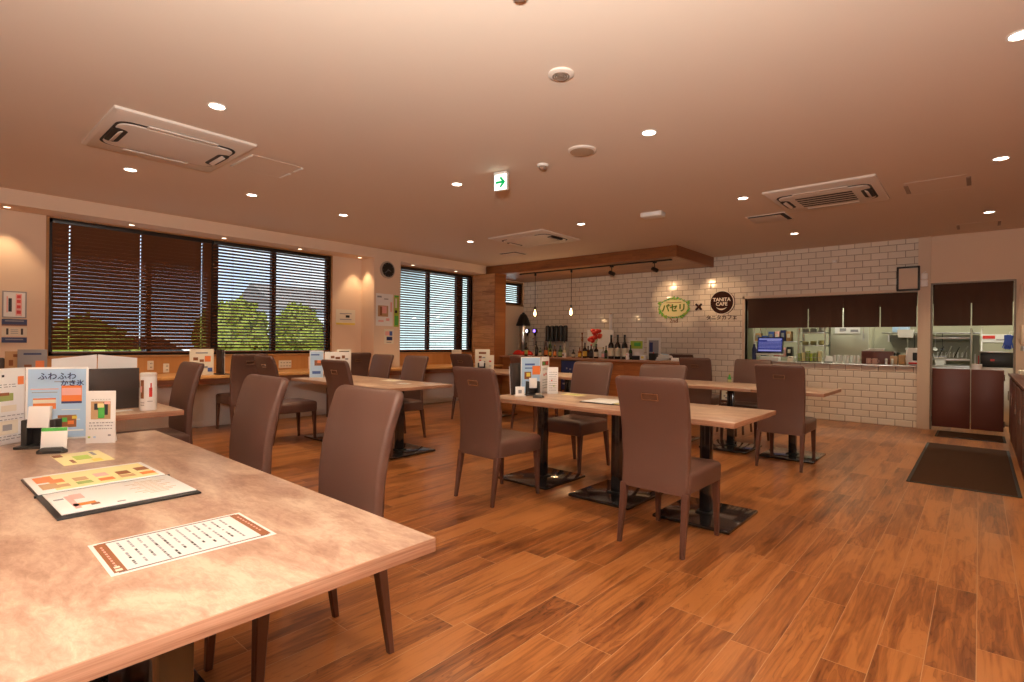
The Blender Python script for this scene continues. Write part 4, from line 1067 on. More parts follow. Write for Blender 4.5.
for z in (.961, 1.261, 1.561):
    x = -3.40
    for k in range(6):
        w = .08+.035*rnd.random(); h = .10+.12*rnd.random(); c, cn = cols[rnd.randrange(len(cols))]
        t = thing('storage_box', '%s box, %s on the %s shelf behind the till' % (cn, names[k], where[z]), 'box', (x+w/2, 11.38, z), 0, 'boxes on the shelf behind the till')
        MB().box((0, 0, h/2), (w, .16, h), c, .003).build('carton', t); MB().box((0, -.082, h*.55), (w*.6, .003, h*.4), M_PAPERW if k % 2 else M_GREYI).build('print', t)
        x += w+.02
for j, z in enumerate((1.191, 1.431)):
    for k in range(3):
        t = thing('dish_stack', 'stack of pale dishes, %s on the %s dish shelf' % (['left', 'middle', 'right'][k], ['lower', 'upper'][j]), 'dishes', (-2.48+.135*k, 11.25, z), 0, 'dish stacks on the steel shelf')
        p = MB()
        for i in range(5+k): p.lathe([(.035, .012*i), (.062, .012*i+.014), (.060, .012*i+.016), (.033, .012*i+.004)], M_LYEL if j == 0 else M_PWHITE, n=18)
        p.build('plates', t)['kind'] = 'stuff'
t = thing('refrigerator', 'tall pale kitchen refrigerator behind the tumblers', 'refrigerator', (-1.80, 11.75, 0))
MB().box((0, 0, .95), (.62, .6, 1.9), M_KWALL, .01).build('body', t); 
for z, h in ((.5, .8), (1.4, .9)): d = MB().box((0, -.31, z), (.60, .03, h), M_FRIDGE, .006).build('door', t); MB().cyl((.22, -.345, z-.12), (.22, -.345, z+.12), .010, M_STEEL).build('handle', d)
MB().box((-.03, -.328, 1.47), (.40, .004, .12), M_PAPER).box((-.1, -.331, 1.48), (.10, .002, .05), M_GREYI).box((.08, -.331, 1.46), (.12, .002, .04), M_GREYI).build('notice', t)
t = thing('worktop', 'long steel kitchen worktop under the wall shelf', 'worktop', (-.45, 12.2, 0))
MB().b2((-.9, -.35, .83), (1.6, .35, .87), M_STEEL, .003).build('top', t); MB().b2((-.88, -.30, .05), (1.58, .33, .83), M_STEEL).build('cabinet', t)
t = thing('wall_shelf', 'long steel wall shelf with white and blue boxes', 'shelf', (-.45, 12.55, 1.42))
MB().b2((-.95, -.3, 0), (1.65, .3, .025), M_STEEL, .002).build('board', t); MB().b2((-.9, .1, -.15), (-.87, .3, 0), M_STEEL).b2((1.5, .1, -.15), (1.53, .3, 0), M_STEEL).build('bracket', t)
t = thing('plastic_container', 'pale blue lidded container on the kitchen wall shelf', 'container', (-1.12, 12.45, 1.445)); MB().box((0, 0, .06), (.26, .2, .12), M_LBLUE, .01).build('tub', t); MB().box((0, 0, .125), (.27, .21, .015), M_PWHITE, .005).build('lid', t)
t = thing('plastic_container', 'white tub hanging from the edge of the kitchen wall shelf', 'container', (-.98, 11.6, 1.34)); MB().loft([rrect(.10, .06, .01, 0, 0, 0), rrect(.12, .07, .01, 0, 0, .14)], M_PWHITE).build('tub', t); MB().tube([(-.1, .07, .13), (-.1, .09, .30), (-.1, .66, .30), (.1, .66, .30), (.1, .09, .30), (.1, .07, .13)], .004, M_STEEL).build('hanger', t)
t = thing('cooking_pot', 'steel pot on the kitchen worktop', 'pot', (-1.0, 12.1, .87)); MB().lathe([(.14, 0), (.15, .02), (.15, .2), (.14, .2), (.14, .03)], M_STEEL, n=28).build('body', t)
for sx in (-1, 1): MB().tube([(sx*.15, -.04, .15), (sx*.19, -.03, .16), (sx*.19, .03, .16), (sx*.15, .04, .15)], .006, M_STEEL).build('handle', t)
for k in range(6):
    t = thing('ladle', ['steel ladle', 'black spatula', 'steel skimmer', 'black ladle', 'steel spatula', 'black skimmer'][k]+' hanging under the kitchen wall shelf', 'utensil', (-1.0+.10*k, 12.22, 1.40), 0, 'utensils hanging under the kitchen wall shelf')
    m = M_BLACK if k % 2 else M_STEEL
    MB().tube([(0, .0, .02), (0, -.01, 0), (0, 0, -.02), (0, 0, -.24)], .005, m).build('shaft', t)
    MB().lathe([(.012, -.03), (.032, -.015), (.036, .0), (.03, .0)], m, n=16, M=TR(0, -.02, -.26, .9, 0, 0)).build('scoop', t)
for k, (x, c, cn) in enumerate(((-1.25, M_BLACK, 'black'), (-.72, M_TAN, 'tan'), (-.52, M_PWHITE, 'white'))):
    t = thing('storage_tub', cn+' tub on the kitchen worktop beside the steel pot', 'tub', (x, 12.05, .87), 0, 'tubs on the kitchen worktop')
    MB().loft([rrect(.07, .08, .02, 0, 0, 0), rrect(.085, .095, .02, 0, 0, .20-.03*k)], c).build('body', t); MB().box((0, 0, .205-.03*k), (.18, .2, .015), M_GREYI, .005).build('lid', t)
# seen through the doorway
rack('steel wire shelf seen through the doorway', -.62, -.10, 11.2, .4, [.45, .98, 1.33], None)
t = thing('dish_rack', 'wire dish rack with utensils in the doorway shelf', 'dish rack', (-.36, 11.2, .993))
f = MB()
for k in range(9): f.cyl((-.2+.05*k, -.15, 0), (-.2+.05*k, -.15, .10), .003, M_STEEL, 6).cyl((-.2+.05*k, -.15, .10), (-.2+.05*k, .15, .10), .003, M_STEEL, 6)
f.cyl((-.2, -.15, .004), (.2, -.15, .004), .004, M_STEEL, 6).cyl((-.2, .15, .004), (.2, .15, .004), .004, M_STEEL, 6)
f.build('frame', t)
for k in range(4): MB().cyl((-.15+.1*k, 0, .02), (-.08+.1*k, -.05, .2), .006, M_STEEL if k % 2 else M_BLACK, 8).build('utensil', t)
t = thing('chest_freezer', 'black fronted appliance seen through the doorway', 'appliance', (.23, 11.3, 0))
MB().box((0, 0, .44), (.44, .6, .88), M_STEEL, .01).build('body', t); MB().box((0, 0, .99), (.44, .5, .22), M_BLACK, .01).build('oven', t); MB().box((-.08, -.252, .99), (.05, .004, .03), M_RED).build('indicator', t); MB().box((0, 0, 1.115), (.46, .52, .02), M_STEEL, .004).build('lid', t)
t = thing('wall_notice', 'white notice with red print behind the doorway curtain', 'notice', (.20, 11.55, 1.33)); MB().box((0, 0, 0), (.36, .004, .13), M_PAPER).build('sheet', t); MB().box((-.09, -.003, .02), (.15, .002, .05), M_RED).box((.07, -.003, -.02), (.14, .002, .015), M_GREYI).build('print', t); MB().b2((-.18, 0, -.2), (-.17, .01, .2), M_STEEL).b2((-.2, .002, -.22), (.24, .02, .6), M_KWALL).build('back_panel', t)
t = thing('rubber_gloves', 'blue rubber gloves hanging in the doorway', 'gloves', (.30, 9.82, 1.18))
for k in range(2):
    g = MB().loft([rrect(.035, .012, .01, 0, 0, .18), rrect(.04, .014, .01, 0, 0, .08), rrect(.042, .013, .01, 0, 0, .04)], M_GLOVE, TR(.03*k-.03, .02*k, 0, 0, .2-.3*k, 0))
    for j in range(5):
        g.loft([rrect(.007, .008, .006, -.033+.0165*j, 0, .045, 2), rrect(.006, .007, .005, -.040+.019*j, 0, -.02+.008*abs(j-2), 2)], M_GLOVE, TR(.03*k-.03, .02*k, 0, 0, .2-.3*k, 0))
    g.build('glove', t)
MB().tube([(0, 0, .17), (0, .0, .22), (.045, 0, .22)], .003, M_STEEL).build('hook', t)
t = thing('clipboard', 'white and red folders standing behind the swing doors', 'folders', (-.03, 10.4, .0)); MB().box((0, 0, .47), (.12, .12, .94), M_STEEL, .004).build('stand', t)
MB().box((-.02, 0, 1.01), (.012, .1, .15), M_PAPER, 0, TR(0, 0, 0, 0, 0, 0)).build('white_folder', t); MB().box((.02, 0, 1.0), (.012, .1, .13), M_RED).build('red_folder', t)

# ------------------------------------------------------------------ right side: cupboard, machine, mats
t = thing('side_cupboard', 'dark brown cupboard at the right edge of the photo', 'cupboard', (.62, 7.7, 0))
MB().b2((-.31, -1.85, .0), (.3, 1.88, .82), M_WINE, .003).build('body', t); MB().b2((-.335, -1.88, .82), (.32, 1.9, .85), M_WINE, .004).build('top', t)
for k in range(4): d = MB().b2((-.322, -1.8+.93*k, .08), (-.31, -.92+.93*k, .79), M_WINE, .003).build('door', t); MB().cyl((-.335, -1.0+.93*k, .5), (-.335, -1.0+.93*k, .62), .005, M_CHROME).build('handle', d)
t = thing('coffee_machine', 'beige and black drinks machine on the dark cupboard', 'coffee machine', (.50, 9.15, .85))
MB().box((0, 0, .03), (.26, .32, .06), M_PAPERW, .01).build('tray', t); MB().box((.05, .02, .22), (.14, .26, .34), M_BLACK, .01).build('body', t); MB().box((0, 0, .50), (.24, .30, .26), M_COLM, .02).build('hopper', t)
MB().cyl((-.09, -.05, .3), (-.09, -.05, .36), .03, M_STEEL).build('spout', t)
t = thing('hanging_cloth', 'crumpled pale cloth hanging beside the doorway', 'cloth', (.42, 9.69, 1.3))
f = MB(); rg = []
for z, w, o_ in ((0, .045, 0), (.1, .055, .005), (.25, .05, -.004), (.45, .04, .006), (.62, .03, 0), (.72, .02, 0)):
    rg.append([(w*math.cos(2*PI*k/20)*(1+.18*math.sin(5*2*PI*k/20))+o_, .020*math.sin(2*PI*k/20)*(1+.2*math.cos(4*2*PI*k/20)), z) for k in range(20)])
f.loft(rg, M_COLM); f.build('cloth', t); MB().cyl((0, .0, .72), (0, .035, .74), .005, M_CHROME).build('hook', t)
def floor_mat(label, x0, x1, y0, y1):
    t = thing('floor_mat', label, 'mat', ((x0+x1)/2, (y0+y1)/2, 0), 0)
    MB().box((0, 0, .003), (x1-x0, y1-y0, .005), M_MATE, .002).build('rubber_border', t); MB().box((0, 0, .0065), (x1-x0-.05, y1-y0-.05, .005), M_MAT, .002).build('carpet', t)
floor_mat('large dark brown door mat on the floor at the right', -.48, .265, 5.84, 8.36)
floor_mat('small black mat before the low swing doors', -.44, .26, 9.02, 9.66)

# ------------------------------------------------------------------ high chair and bits beside the bar end
t = thing('high_chair', 'dark wooden child high chair with patterned seat by the tiled wall', 'high chair', (-2.50, 7.45, 0), .0)
for sx in (-1, 1):
    for sy in (-1, 1): MB().cyl((sx*.17, sy*.17, 0), (sx*.13, sy*.13, .66), .014, M_LEATHD, 8).build('leg', t)
MB().box((0, 0, .42), (.27, .27, .03), M_LEATHD, .004).build('seat', t)
MB().box((0, 0, .65), (.30, .30, .022), M_LEATHD, .006).build('tray', t)
c = MB().box((0, -.135, .50), (.25, .012, .12), M_PAPERW, .002)
rnd = random.Random(4)
for k in range(10): c.box((-.10+.2*rnd.random(), -.142, .46+.08*rnd.random()), (.02, .003, .018), M_BRN if k % 2 else M_GREYI)
c.build('patterned_cushion', t)
t = thing('bottle', 'small green sauce bottle with yellow label on the high chair tray', 'bottle', (-2.56, 7.42, .661))
MB().lathe([(.022, 0), (.024, .06), (.012, .09), (.010, .12)], M_GRN, n=14).build('glass', t); MB().lathe([(.0246, .015), (.0248, .05)], M_LYEL, n=14).build('label', t); MB().lathe([(.012, .115), (.011, .13)], M_YEL, n=12).build('cap', t)

# ------------------------------------------------------------------ things on tables
TZ = .7208
def between(p, q): return math.atan2(q[1]-p[1], q[0]-p[0]), math.hypot(q[0]-p[0], q[1]-p[1])
def upright(name, label, cat, p, q, h, base, prints, z=TZ, tilt=.0, group=None, back=True, thick=.003, texts=()):
    """a standing card whose foot runs p->q; its printed face looks to the local -y side"""
    rz, w = between(p, q)
    t = thing(name, label, cat, ((p[0]+q[0])/2, (p[1]+q[1])/2, z), rz, group)
    M = TR(0, 0, 0, -tilt, 0, 0)
    f = MB().box((0, 0, h/2), (w, thick, h), base, .0008, M)
    for i, (x, zz, dx, dz, m) in enumerate(prints): f.box(((x-.5)*w, -thick/2-.0004-.00006*i, zz*h), (dx*w, .0008, dz*h), m, 0, M)
    for (x, zz, sz, s_, m) in texts: f.text(s_, sz, m, M @ TR((x-.5)*w, -thick/2-.0032, zz*h, PI/2, 0, 0), .0003, .0005)
    f.build('printed_board', t)
    if back: MB().box((0, 0, h*.32), (w*.8, .002, h*.64), base, 0, TR(0, thick/2+.003+h*.175, 0, .27, 0, 0)).build('support', t)
    return t
def lines(x0, x1, z0, z1, n, m, seed=0, hh=.010):
    r = random.Random(seed); out = []
    for k in range(n):
        zz = z1-(z1-z0)*(k+.5)/n; a = x0
        while a < x1:
            l = .03+.06*r.random(); out.append((min(a+l/2, x1), zz, l, hh, m)); a += l+.02+.03*r.random()
    return out
# foreground table
upright('menu_stand', 'large pale blue standing menu with food pictures on the foreground table', 'menu stand', (-3.262, .362), (-3.160, .572), .335, M_PGLOSS,
   [(.5, .5, .92, .95, M_LBLUE), (.62, .80, .34, .012, M_GREYI), (.30, .70, .44, .014, M_PINK), (.30, .655, .40, .010, M_GREYI),
    (.30, .50, .36, .15, M_ORANGE), (.30, .53, .36, .05, M_PAPERW), (.73, .62, .33, .25, M_ORANGE), (.73, .66, .31, .10, M_PINK), (.73, .51, .33, .03, M_NAVY),
    (.14, .30, .10, .10, M_PINK), (.70, .27, .34, .012, M_PAPER), (.72, .41, .30, .008, M_PAPER)]
   +[(.66, .25+.0, .30, .17, M_BRN), (.62, .27, .08, .06, M_GRN), (.72, .23, .10, .05, M_ORANGE), (.78, .30, .08, .04, M_YEL), (.80, .12, .26, .02, M_PAPER), (.25, .1, .3, .015, M_PAPER)],
   texts=((.50, .87, .036, 'ふわふわ', M_NAVY), (.74, .775, .030, 'かき氷', M_NAVY)))
upright('menu_stand', 'white standing menu at the left edge of the photo', 'menu stand', (-3.135, .195), (-3.266, .360), .335, M_PGLOSS,
   [(.90, .83, .13, .11, M_ORANGE), (.52, .90, .05, .03, M_INK), (.55, .62, .38, .10, M_LABG), (.65, .47, .32, .08, M_PAPERW), (.6, .22, .5, .18, M_PAPERW), (.62, .22, .2, .08, M_GREYI), (.55, .66, .2, .04, M_BRN)]
   +lines(.25, .8, .74, .80, 2, M_GREYI, 1)+lines(.3, .95, .30, .40, 2, M_GREYI, 2)+lines(.2, .95, .05, .12, 2, M_GREYI, 3))
upright('table_card', 'white tent card picturing a green drink in a glass', 'table card', (-3.000, .535), (-2.935, .630), .235, M_PGLOSS,
   [(.5, .63, .66, .34, M_TAN), (.38, .70, .2, .12, M_INK), (.66, .66, .16, .24, M_INK), (.52, .60, .22, .24, M_GRN), (.5, .72, .22, .08, M_LYEL), (.72, .77, .2, .05, M_PINK), (.52, .50, .10, .05, M_GRN), (.12, .12, .08, .03, M_LGRN), (.3, .12, .08, .03, M_LBLUE), (.8, .15, .1, .03, M_GREYI)]
   +lines(.12, .9, .25, .42, 3, M_GREYI, 5, .018)+lines(.2, .8, .82, .86, 1, M_GREYI, 6, .01))
t = thing('napkin_holder', 'black upright holder with a white pad between its walls', 'holder', (-3.03, .385, TZ), math.radians(55))
MB().box((0, 0, .006), (.15, .085, .012), M_BLACK, .003).build('base', t)
for sx in (-1, 1): MB().box((sx*.052, .01, .062), (.022, .05, .115), M_BLACK, .003).build('side', t)
MB().box((0, .03, .05), (.10, .012, .09), M_BLACK, .002).build('back', t)
MB().box((0, -.02, .130), (.080, .02, .092), M_PGLOSS, .003, TR(0, 0, 0, -.12, 0, 0)).build('white_pad', t)
t = thing('table_sign', 'small white card with green band in an oval black foot', 'table sign', (-2.855, .40, TZ), math.radians(62))
MB().loft([rrect(.052, .020, .02, 0, 0, 0), rrect(.052, .020, .02, 0, 0, .010), rrect(.035, .010, .01, 0, 0, .022)], M_BLACK).build('foot', t)
MB().box((0, .012, .058), (.088, .004, .09), M_PGLOSS, .001, TR(0, 0, 0, -.12, 0, 0)).build('card', t)
MB().box((0, .0093, .095), (.086, .001, .014), M_GRN, 0, TR(0, 0, 0, -.12, 0, 0)).build('green_band', t)
t = thing('leaflet', 'pale yellow leaflet lying on the foreground table', 'leaflet', (-2.66, .464, TZ), 0.02)
MB().box((0, 0, .0006), (.255, .155, .001), M_LYEL, .0003).build('sheet', t)
MB().box((.0, .0, .0013), (.09, .05, .0006), M_LGRN).box((.06, -.04, .0013), (.07, .012, .0006), M_BRN).box((-.06, .045, .0013), (.08, .012, .0006), M_GREYI).box((-.09, -.062, .0014), (.06, .028, .0006), M_BRN).box((.085, .03, .0014), (.05, .03, .0006), M_YEL).build('print', t)
t = thing('open_menu', 'open black menu folder lying on the foreground table', 'menu', (-2.09, .428, TZ), math.radians(1))
MB().box((-.143, 0, .003), (.284, .338, .005), M_BLACK, .0015).box((.15, 0, .003), (.298, .342, .005), M_BLACK, .0015).cyl((0, -.175, .004), (0, .175, .004), .004, M_BLACK, 8).build('cover', t)
lp = MB().box((-.143, .0, .0075), (.272, .330, .003), M_PGLOSS, .0008).build('picture_page', t)
p = MB().box((-.14, .015, .0093), (.235, .27, .0006), M_LYEL)
rnd = random.Random(2)
for k in range(5):
    p.box((-.155+.02*(k % 2), -.10+.058*k, .0099), (.055, .036, .0006), [M_ORANGE, M_TAN, M_PINK, M_BRN, M_BRN][k]).box((-.075, -.10+.058*k, .0099), (.04, .04, .0006), [M_TAN, M_LABG, M_ORANGE, M_TAN, M_LABO][k])
p.box((-.2, -.125, .0097), (.09, .045, .0006), M_ORANGE).box((-.09, -.127, .0098), (.08, .042, .0006), M_TAN).build('pictures', lp)
p = MB().box((.140, .004, .0075), (.266, .324, .003), M_PGLOSS, .0008).box((.10, -.095, .0093), (.06, .028, .0005), M_PINK).box((.20, -.095, .0093), (.03, .05, .0005), M_LABO).box((.22, -.075, .0094), (.02, .02, .0005), M_BRN).box((.16, -.115, .0093), (.16, .014, .0005), M_PINK).box((.105, -.137, .0093), (.014, .022, .0005), M_GREYI).box((.245, -.02, .0093), (.01, .02, .0005), M_GREYI)
for k in range(10): p.box((.05+.018*k, .085, .0093), (.002, .05+.03*((k*5) % 3), .0005), M_TAN)
p.build('white_page', t)
t = thing('notice_sheet', 'white paper sheet with brown end bars lying near the table edge', 'paper sheet', (-1.410, .441, TZ), math.radians(-1))
MB().box((0, 0, .0004), (.232, .330, .0006), M_PGLOSS).build('paper', t)
p = MB().box((0, -.146, .0010), (.205, .022, .0004), M_BRN).box((0, .146, .0010), (.205, .022, .0004), M_BRN).box((-.103, 0, .0010), (.0018, .30, .0004), M_INK).box((.103, 0, .0010), (.0018, .30, .0004), M_INK).box((-.106, 0, .0010), (.001, .30, .0004), M_BRN).box((.106, 0, .0010), (.001, .30, .0004), M_BRN)
p.box((.09, -.147, .0013), (.012, .012, .0004), M_SIGNW).box((.072, -.147, .0013), (.010, .010, .0004), M_SIGNW)
for k in range(9): p.box((-.075+.017*k, -.147, .0013), (.009, .004, .0004), M_PINK).box((-.075+.017*k, .147, .0013), (.009, .004, .0004), M_PINK)
rnd = random.Random(12)
for r in range(12):
    yy = -.115+.020*r; x = -.088; end = .09-(.05*rnd.random() if r % 3 else 0)
    while x < end:
        l = .006+.012*rnd.random(); p.box((x+l/2, yy, .0010), (l, .0045, .0004), M_GREYI if rnd.random() < .75 else M_INK); x += l+.004+.012*(rnd.random() < .2)
p.build('print', t)

# left table: folder, brochures, canister
t = thing('menu_holder', 'dark brown upright menu folder with white booklets behind it', 'menu holder', (-4.32, .83, TZ), PI/2)
MB().box((0, -.02, .135), (.44, .022, .27), M_MENUB, .003).build('folder', t)
MB().box((0, .05, .01), (.44, .14, .02), M_MENUB, .003).build('foot', t)
for sx in (-1, 1): MB().loft([[(sx*.003, .02, .02), (sx*.225, .045, .02), (sx*.225, .052, .02), (sx*.003, .027, .02)], [(sx*.003, .02, .362), (sx*.225, .045, .335), (sx*.225, .052, .335), (sx*.003, .027, .362)]], M_PAPER).build('booklet', t)
t = thing('canister', 'white printed canister on the left table', 'canister', (-4.10, 1.055, TZ))
MB().lathe([(.044, 0), (.047, .004), (.047, .215), (.044, .222)], M_PGLOSS, n=32).build('can', t)
MB().lathe([(.0475, .222), (.0475, .242), (.042, .246), (.02, .246)], M_PWHITE, n=32).build('lid', t)
def wrap(m, a0, a1, z0, z1, r=.0478):
    vs = []; n = 6
    for k in range(n+1):
        a = math.radians(a0+(a1-a0)*k/n); vs += [(r*math.cos(a), r*math.sin(a), z0), (r*math.cos(a), r*math.sin(a), z1)]
    return vs, [(2*k, 2*k+2, 2*k+3, 2*k+1) for k in range(n)]
p = MB()
for (m, a0, a1, z0, z1) in ((M_BRN, -75, -45, .08, .20), (M_RED, -10, 12, .09, .15), (M_RED, -2, 8, .15, .18), (M_GREYI, -75, -40, .05, .055), (M_GREYI, -75, -42, .035, .04), (M_PINK, -80, -60, .12, .16), (M_GREYI, -20, 15, .06, .064)):
    p.add(*wrap(m, a0, a1, z0, z1), m)
p.build('print', t)
t = thing('table_card', 'small white slip lying by the dark menu folder', 'paper slip', (-4.15, .93, TZ), .2); MB().box((0, 0, .003), (.05, .10, .004), M_PGLOSS, .001).build('slip', t)

# middle table stands
G3 = 'standing menus on tables'
upright('menu_stand', 'pale blue panel of the folded menu on the middle table', 'menu stand', (-3.13, 3.69), (-3.05, 3.875), .335, M_PGLOSS,
   [(.5, .5, .92, .95, M_LBLUE), (.45, .80, .5, .05, M_BLUE), (.4, .70, .4, .03, M_BLUE), (.78, .64, .40, .24, M_ORANGE), (.35, .50, .34, .2, M_BRN), (.38, .52, .2, .1, M_YEL), (.7, .3, .3, .08, M_GRN)], group=G3)
upright('menu_stand', 'white panel of the folded menu on the middle table', 'menu stand', (-3.045, 3.88), (-3.10, 4.07), .335, M_PGLOSS,
   [(.5, .82, .8, .12, M_BRN), (.3, .82, .2, .08, M_GRN), (.7, .82, .2, .08, M_RED), (.35, .5, .12, .06, M_RED), (.6, .52, .12, .06, M_RED)]+lines(.15, .85, .62, .7, 2, M_GREYI, 8, .02)+lines(.15, .9, .1, .4, 4, M_GREYI, 9, .02), group=G3)
upright('table_card', 'tall narrow white card right of the middle table menus', 'table card', (-2.975, 3.885), (-2.905, 3.955), .245, M_PGLOSS, lines(.15, .85, .1, .85, 9, M_GREYI, 4, .02)+[(.4, .5, .1, .05, M_RED), (.6, .3, .1, .05, M_LGRN)], group=G3)
t = thing('menu_book', 'dark menu book with white page edges standing on the middle table', 'menu book', (-3.15, 3.66, TZ), math.radians(15))
MB().box((0, 0, .14), (.02, .20, .28), M_MENUB, .002, TR(0, 0, 0, 0, -.06, 0)).build('cover', t); MB().box((-.014, 0, .13), (.008, .19, .25), M_PAPER, 0, TR(0, 0, 0, 0, -.06, 0)).build('pages', t)
def holder(label, x, y, rz, z=TZ):
    t = thing('napkin_holder', label, 'holder', (x, y, z), rz, 'black holders on the tables')
    MB().box((0, 0, .006), (.13, .08, .012), M_BLACK, .003).build('base', t)
    for sx in (-1, 1): MB().box((sx*.05, 0, .065), (.02, .05, .12), M_BLACK, .003).build('side', t)
    MB().box((0, .03, .05), (.10, .012, .09), M_BLACK, .002).build('back', t)
    MB().box((0, -.005, .11), (.07, .015, .09), M_PGLOSS, .002).build('white_pad', t)
holder('black napkin holder before the menus on the middle table', -2.98, 3.68, math.radians(55))
t = thing('table_sign', 'tiny white sign left of the napkin holder on the middle table', 'table sign', (-3.0, 3.53, TZ), math.radians(50)); MB().box((0, 0, .045), (.08, .004, .08), M_PGLOSS, .001, TR(0, 0, 0, -.1, 0, 0)).box((0, 0, .04), (.03, .0055, .03), M_GREYI, 0, TR(0, 0, 0, -.1, 0, 0)).build('card', t); MB().box((0, 0, .006), (.1, .035, .012), M_PWHITE, .004).build('foot', t)
t = thing('table_sign', 'round black card foot beside the middle napkin holder', 'card foot', (-2.82, 3.56, TZ), math.radians(50)); MB().loft([rrect(.05, .02, .02, 0, 0, 0), rrect(.05, .02, .02, 0, 0, .012), rrect(.03, .01, .01, 0, 0, .024)], M_BLACK).build('foot', t); MB().box((0, 0, .03), (.05, .003, .02), M_STEEL).build('clip', t)
t = thing('leaflet', 'yellow leaflet lying on the middle table', 'leaflet', (-2.76, 4.0, TZ), .1); MB().box((0, 0, .0006), (.2, .14, .001), M_LYEL).build('sheet', t); MB().box((0, .01, .0013), (.1, .04, .0006), M_LGRN).build('print', t)
t = thing('open_menu', 'open menu lying flat on the middle table beside the nearest chair', 'menu', (-2.12, 3.72, TZ), .06)
MB().box((0, 0, .003), (.56, .32, .005), M_BLACK, .001).build('cover', t); MB().box((-.14, 0, .0075), (.26, .29, .004), M_PGLOSS, .001).build('white_page', t); MB().box((.14, 0, .0075), (.26, .29, .004), M_LYEL, .001).box((.14, .03, .0100), (.2, .12, .0008), M_TAN).build('picture_page', t)
# table by the long window
upright('menu_stand', 'pale blue menu panel on the table by the long window', 'menu stand', (-6.17, 3.27), (-6.09, 3.41), .335, M_PGLOSS, [(.5, .5, .9, .95, M_LBLUE), (.4, .85, .6, .05, M_BLUE), (.6, .55, .5, .2, M_BRN), (.7, .6, .3, .1, M_ORANGE), (.5, .2, .6, .1, M_BLUE)], group=G3)
upright('menu_stand', 'wide white menu panel on the table by the long window', 'menu stand', (-6.08, 3.42), (-6.02, 3.74), .32, M_PGLOSS, [(.30, .80, .14, .09, M_BRN), (.5, .76, .18, .09, M_BRN), (.72, .80, .12, .12, M_BRN), (.85, .72, .12, .06, M_GREYI), (.2, .6, .15, .08, M_BRN), (.5, .4, .6, .2, M_PAPERW)], group=G3)
upright('menu_stand', 'small tilted menu behind the white one by the long window', 'menu stand', (-6.14, 3.62), (-6.10, 3.80), .35, M_PAPERW, [(.5, .9, .7, .08, M_INK), (.5, .7, .6, .1, M_BRN)], group=G3)
t = thing('leaflet', 'pale leaflet lying on the table by the long window', 'leaflet', (-5.2, 3.78, TZ), .2); MB().box((0, 0, .0006), (.24, .15, .001), M_PAPERW).build('sheet', t); MB().box((.04, 0, .0013), (.06, .04, .0006), M_LYEL).build('print', t)
t = thing('leaflet', 'bright leaflet lying at the right of the window table', 'leaflet', (-4.75, 3.62, TZ), .1); MB().box((0, 0, .0006), (.14, .10, .001), M_PGLOSS).build('sheet', t); MB().box((0, 0, .0013), (.09, .03, .0006), M_GREYI).build('print', t)
# far left row
upright('menu_stand', 'cream menu stand on the far left table before the pier', 'menu stand', (-6.25, 6.20), (-6.05, 6.34), .34, M_PAPERW, [(.5, .82, .5, .1, M_BRN), (.35, .62, .2, .12, M_BRN), (.6, .6, .2, .06, M_GREYI), (.35, .45, .15, .1, M_RED), (.6, .4, .2, .05, M_GREYI), (.5, .2, .5, .1, M_PAPER)], group=G3)
upright('table_card', 'narrow cream card right of the far left menu stand', 'table card', (-5.99, 6.20), (-5.88, 6.26), .25, M_PAPERW, [(.5, .6, .3, .1, M_RED), (.5, .3, .3, .05, M_GREYI)], group=G3)
holder('black napkin holder before the far left menu stand', -6.02, 6.12, .6)
# window desk
DZ_ = .7205
upright('menu_stand', 'picture menu on the window desk under the left blind', 'menu stand', (-7.52, 2.375), (-7.48, 2.645), .335, M_PAPERW, [(.25, .62, .2, .12, M_BRN), (.5, .85, .5, .05, M_GREYI), (.75, .62, .25, .22, M_ORANGE), (.5, .55, .18, .1, M_BRN), (.5, .3, .5, .08, M_GREYI), (.85, .2, .2, .15, M_BLUE)], z=DZ_, group=G3)
t = thing('menu_book', 'dark upright menu book on the window desk', 'menu book', (-7.52, 2.74, DZ_)); MB().box((0, 0, .165), (.2, .03, .33), M_MENUB, .002).build('cover', t); MB().box((.02, 0, .006), (.22, .14, .012), M_MENUB, .002).build('foot', t); MB().box((.0, .012, .16), (.185, .02, .30), M_PAPER).build('pages', t)
upright('menu_stand', 'dark grey topped picture menu on the desk at the far left', 'menu stand', (-7.82, .80), (-7.78, 1.04), .33, M_GREYI, [(.5, .85, .6, .06, M_NAVY), (.75, .45, .3, .35, M_ORANGE), (.35, .4, .25, .2, M_BRN), (.6, .3, .15, .1, M_TAN)], z=DZ_, group=G3)
upright('menu_stand', 'tan picture menu left of the grey one on the window desk', 'menu stand', (-7.80, .70), (-7.84, .82), .31, M_TAN, [(.7, .85, .3, .1, M_BRN), (.4, .6, .3, .2, M_BRN), (.6, .3, .3, .2, M_PAPERW)], z=DZ_, group=G3)
t = thing('pen_box', 'dark box standing on the window desk at the left edge', 'box', (-7.75, .655, DZ_)); MB().box((0, 0, .12), (.07, .07, .24), M_MENUB, .004).build('box', t); MB().box((0, 0, .242), (.05, .05, .004), M_BLACK).build('opening', t)
upright('table_card', 'pale upright card on the window desk under the open blind', 'table card', (-7.95, 4.19), (-7.93, 4.27), .20, M_PINKC, [(.5, .5, .6, .5, M_PAPERW)], z=DZ_, group=G3)
upright('menu_stand', 'small menu on the window desk under the second window', 'menu stand', (-7.66, 6.96), (-7.60, 7.16), .30, M_PAPERW, [(.5, .6, .5, .3, M_TAN), (.3, .3, .2, .1, M_BRN)], z=DZ_, group=G3)
holder('black napkin holder on the window desk under the second window', -7.55, 7.0, 1.2, DZ_)
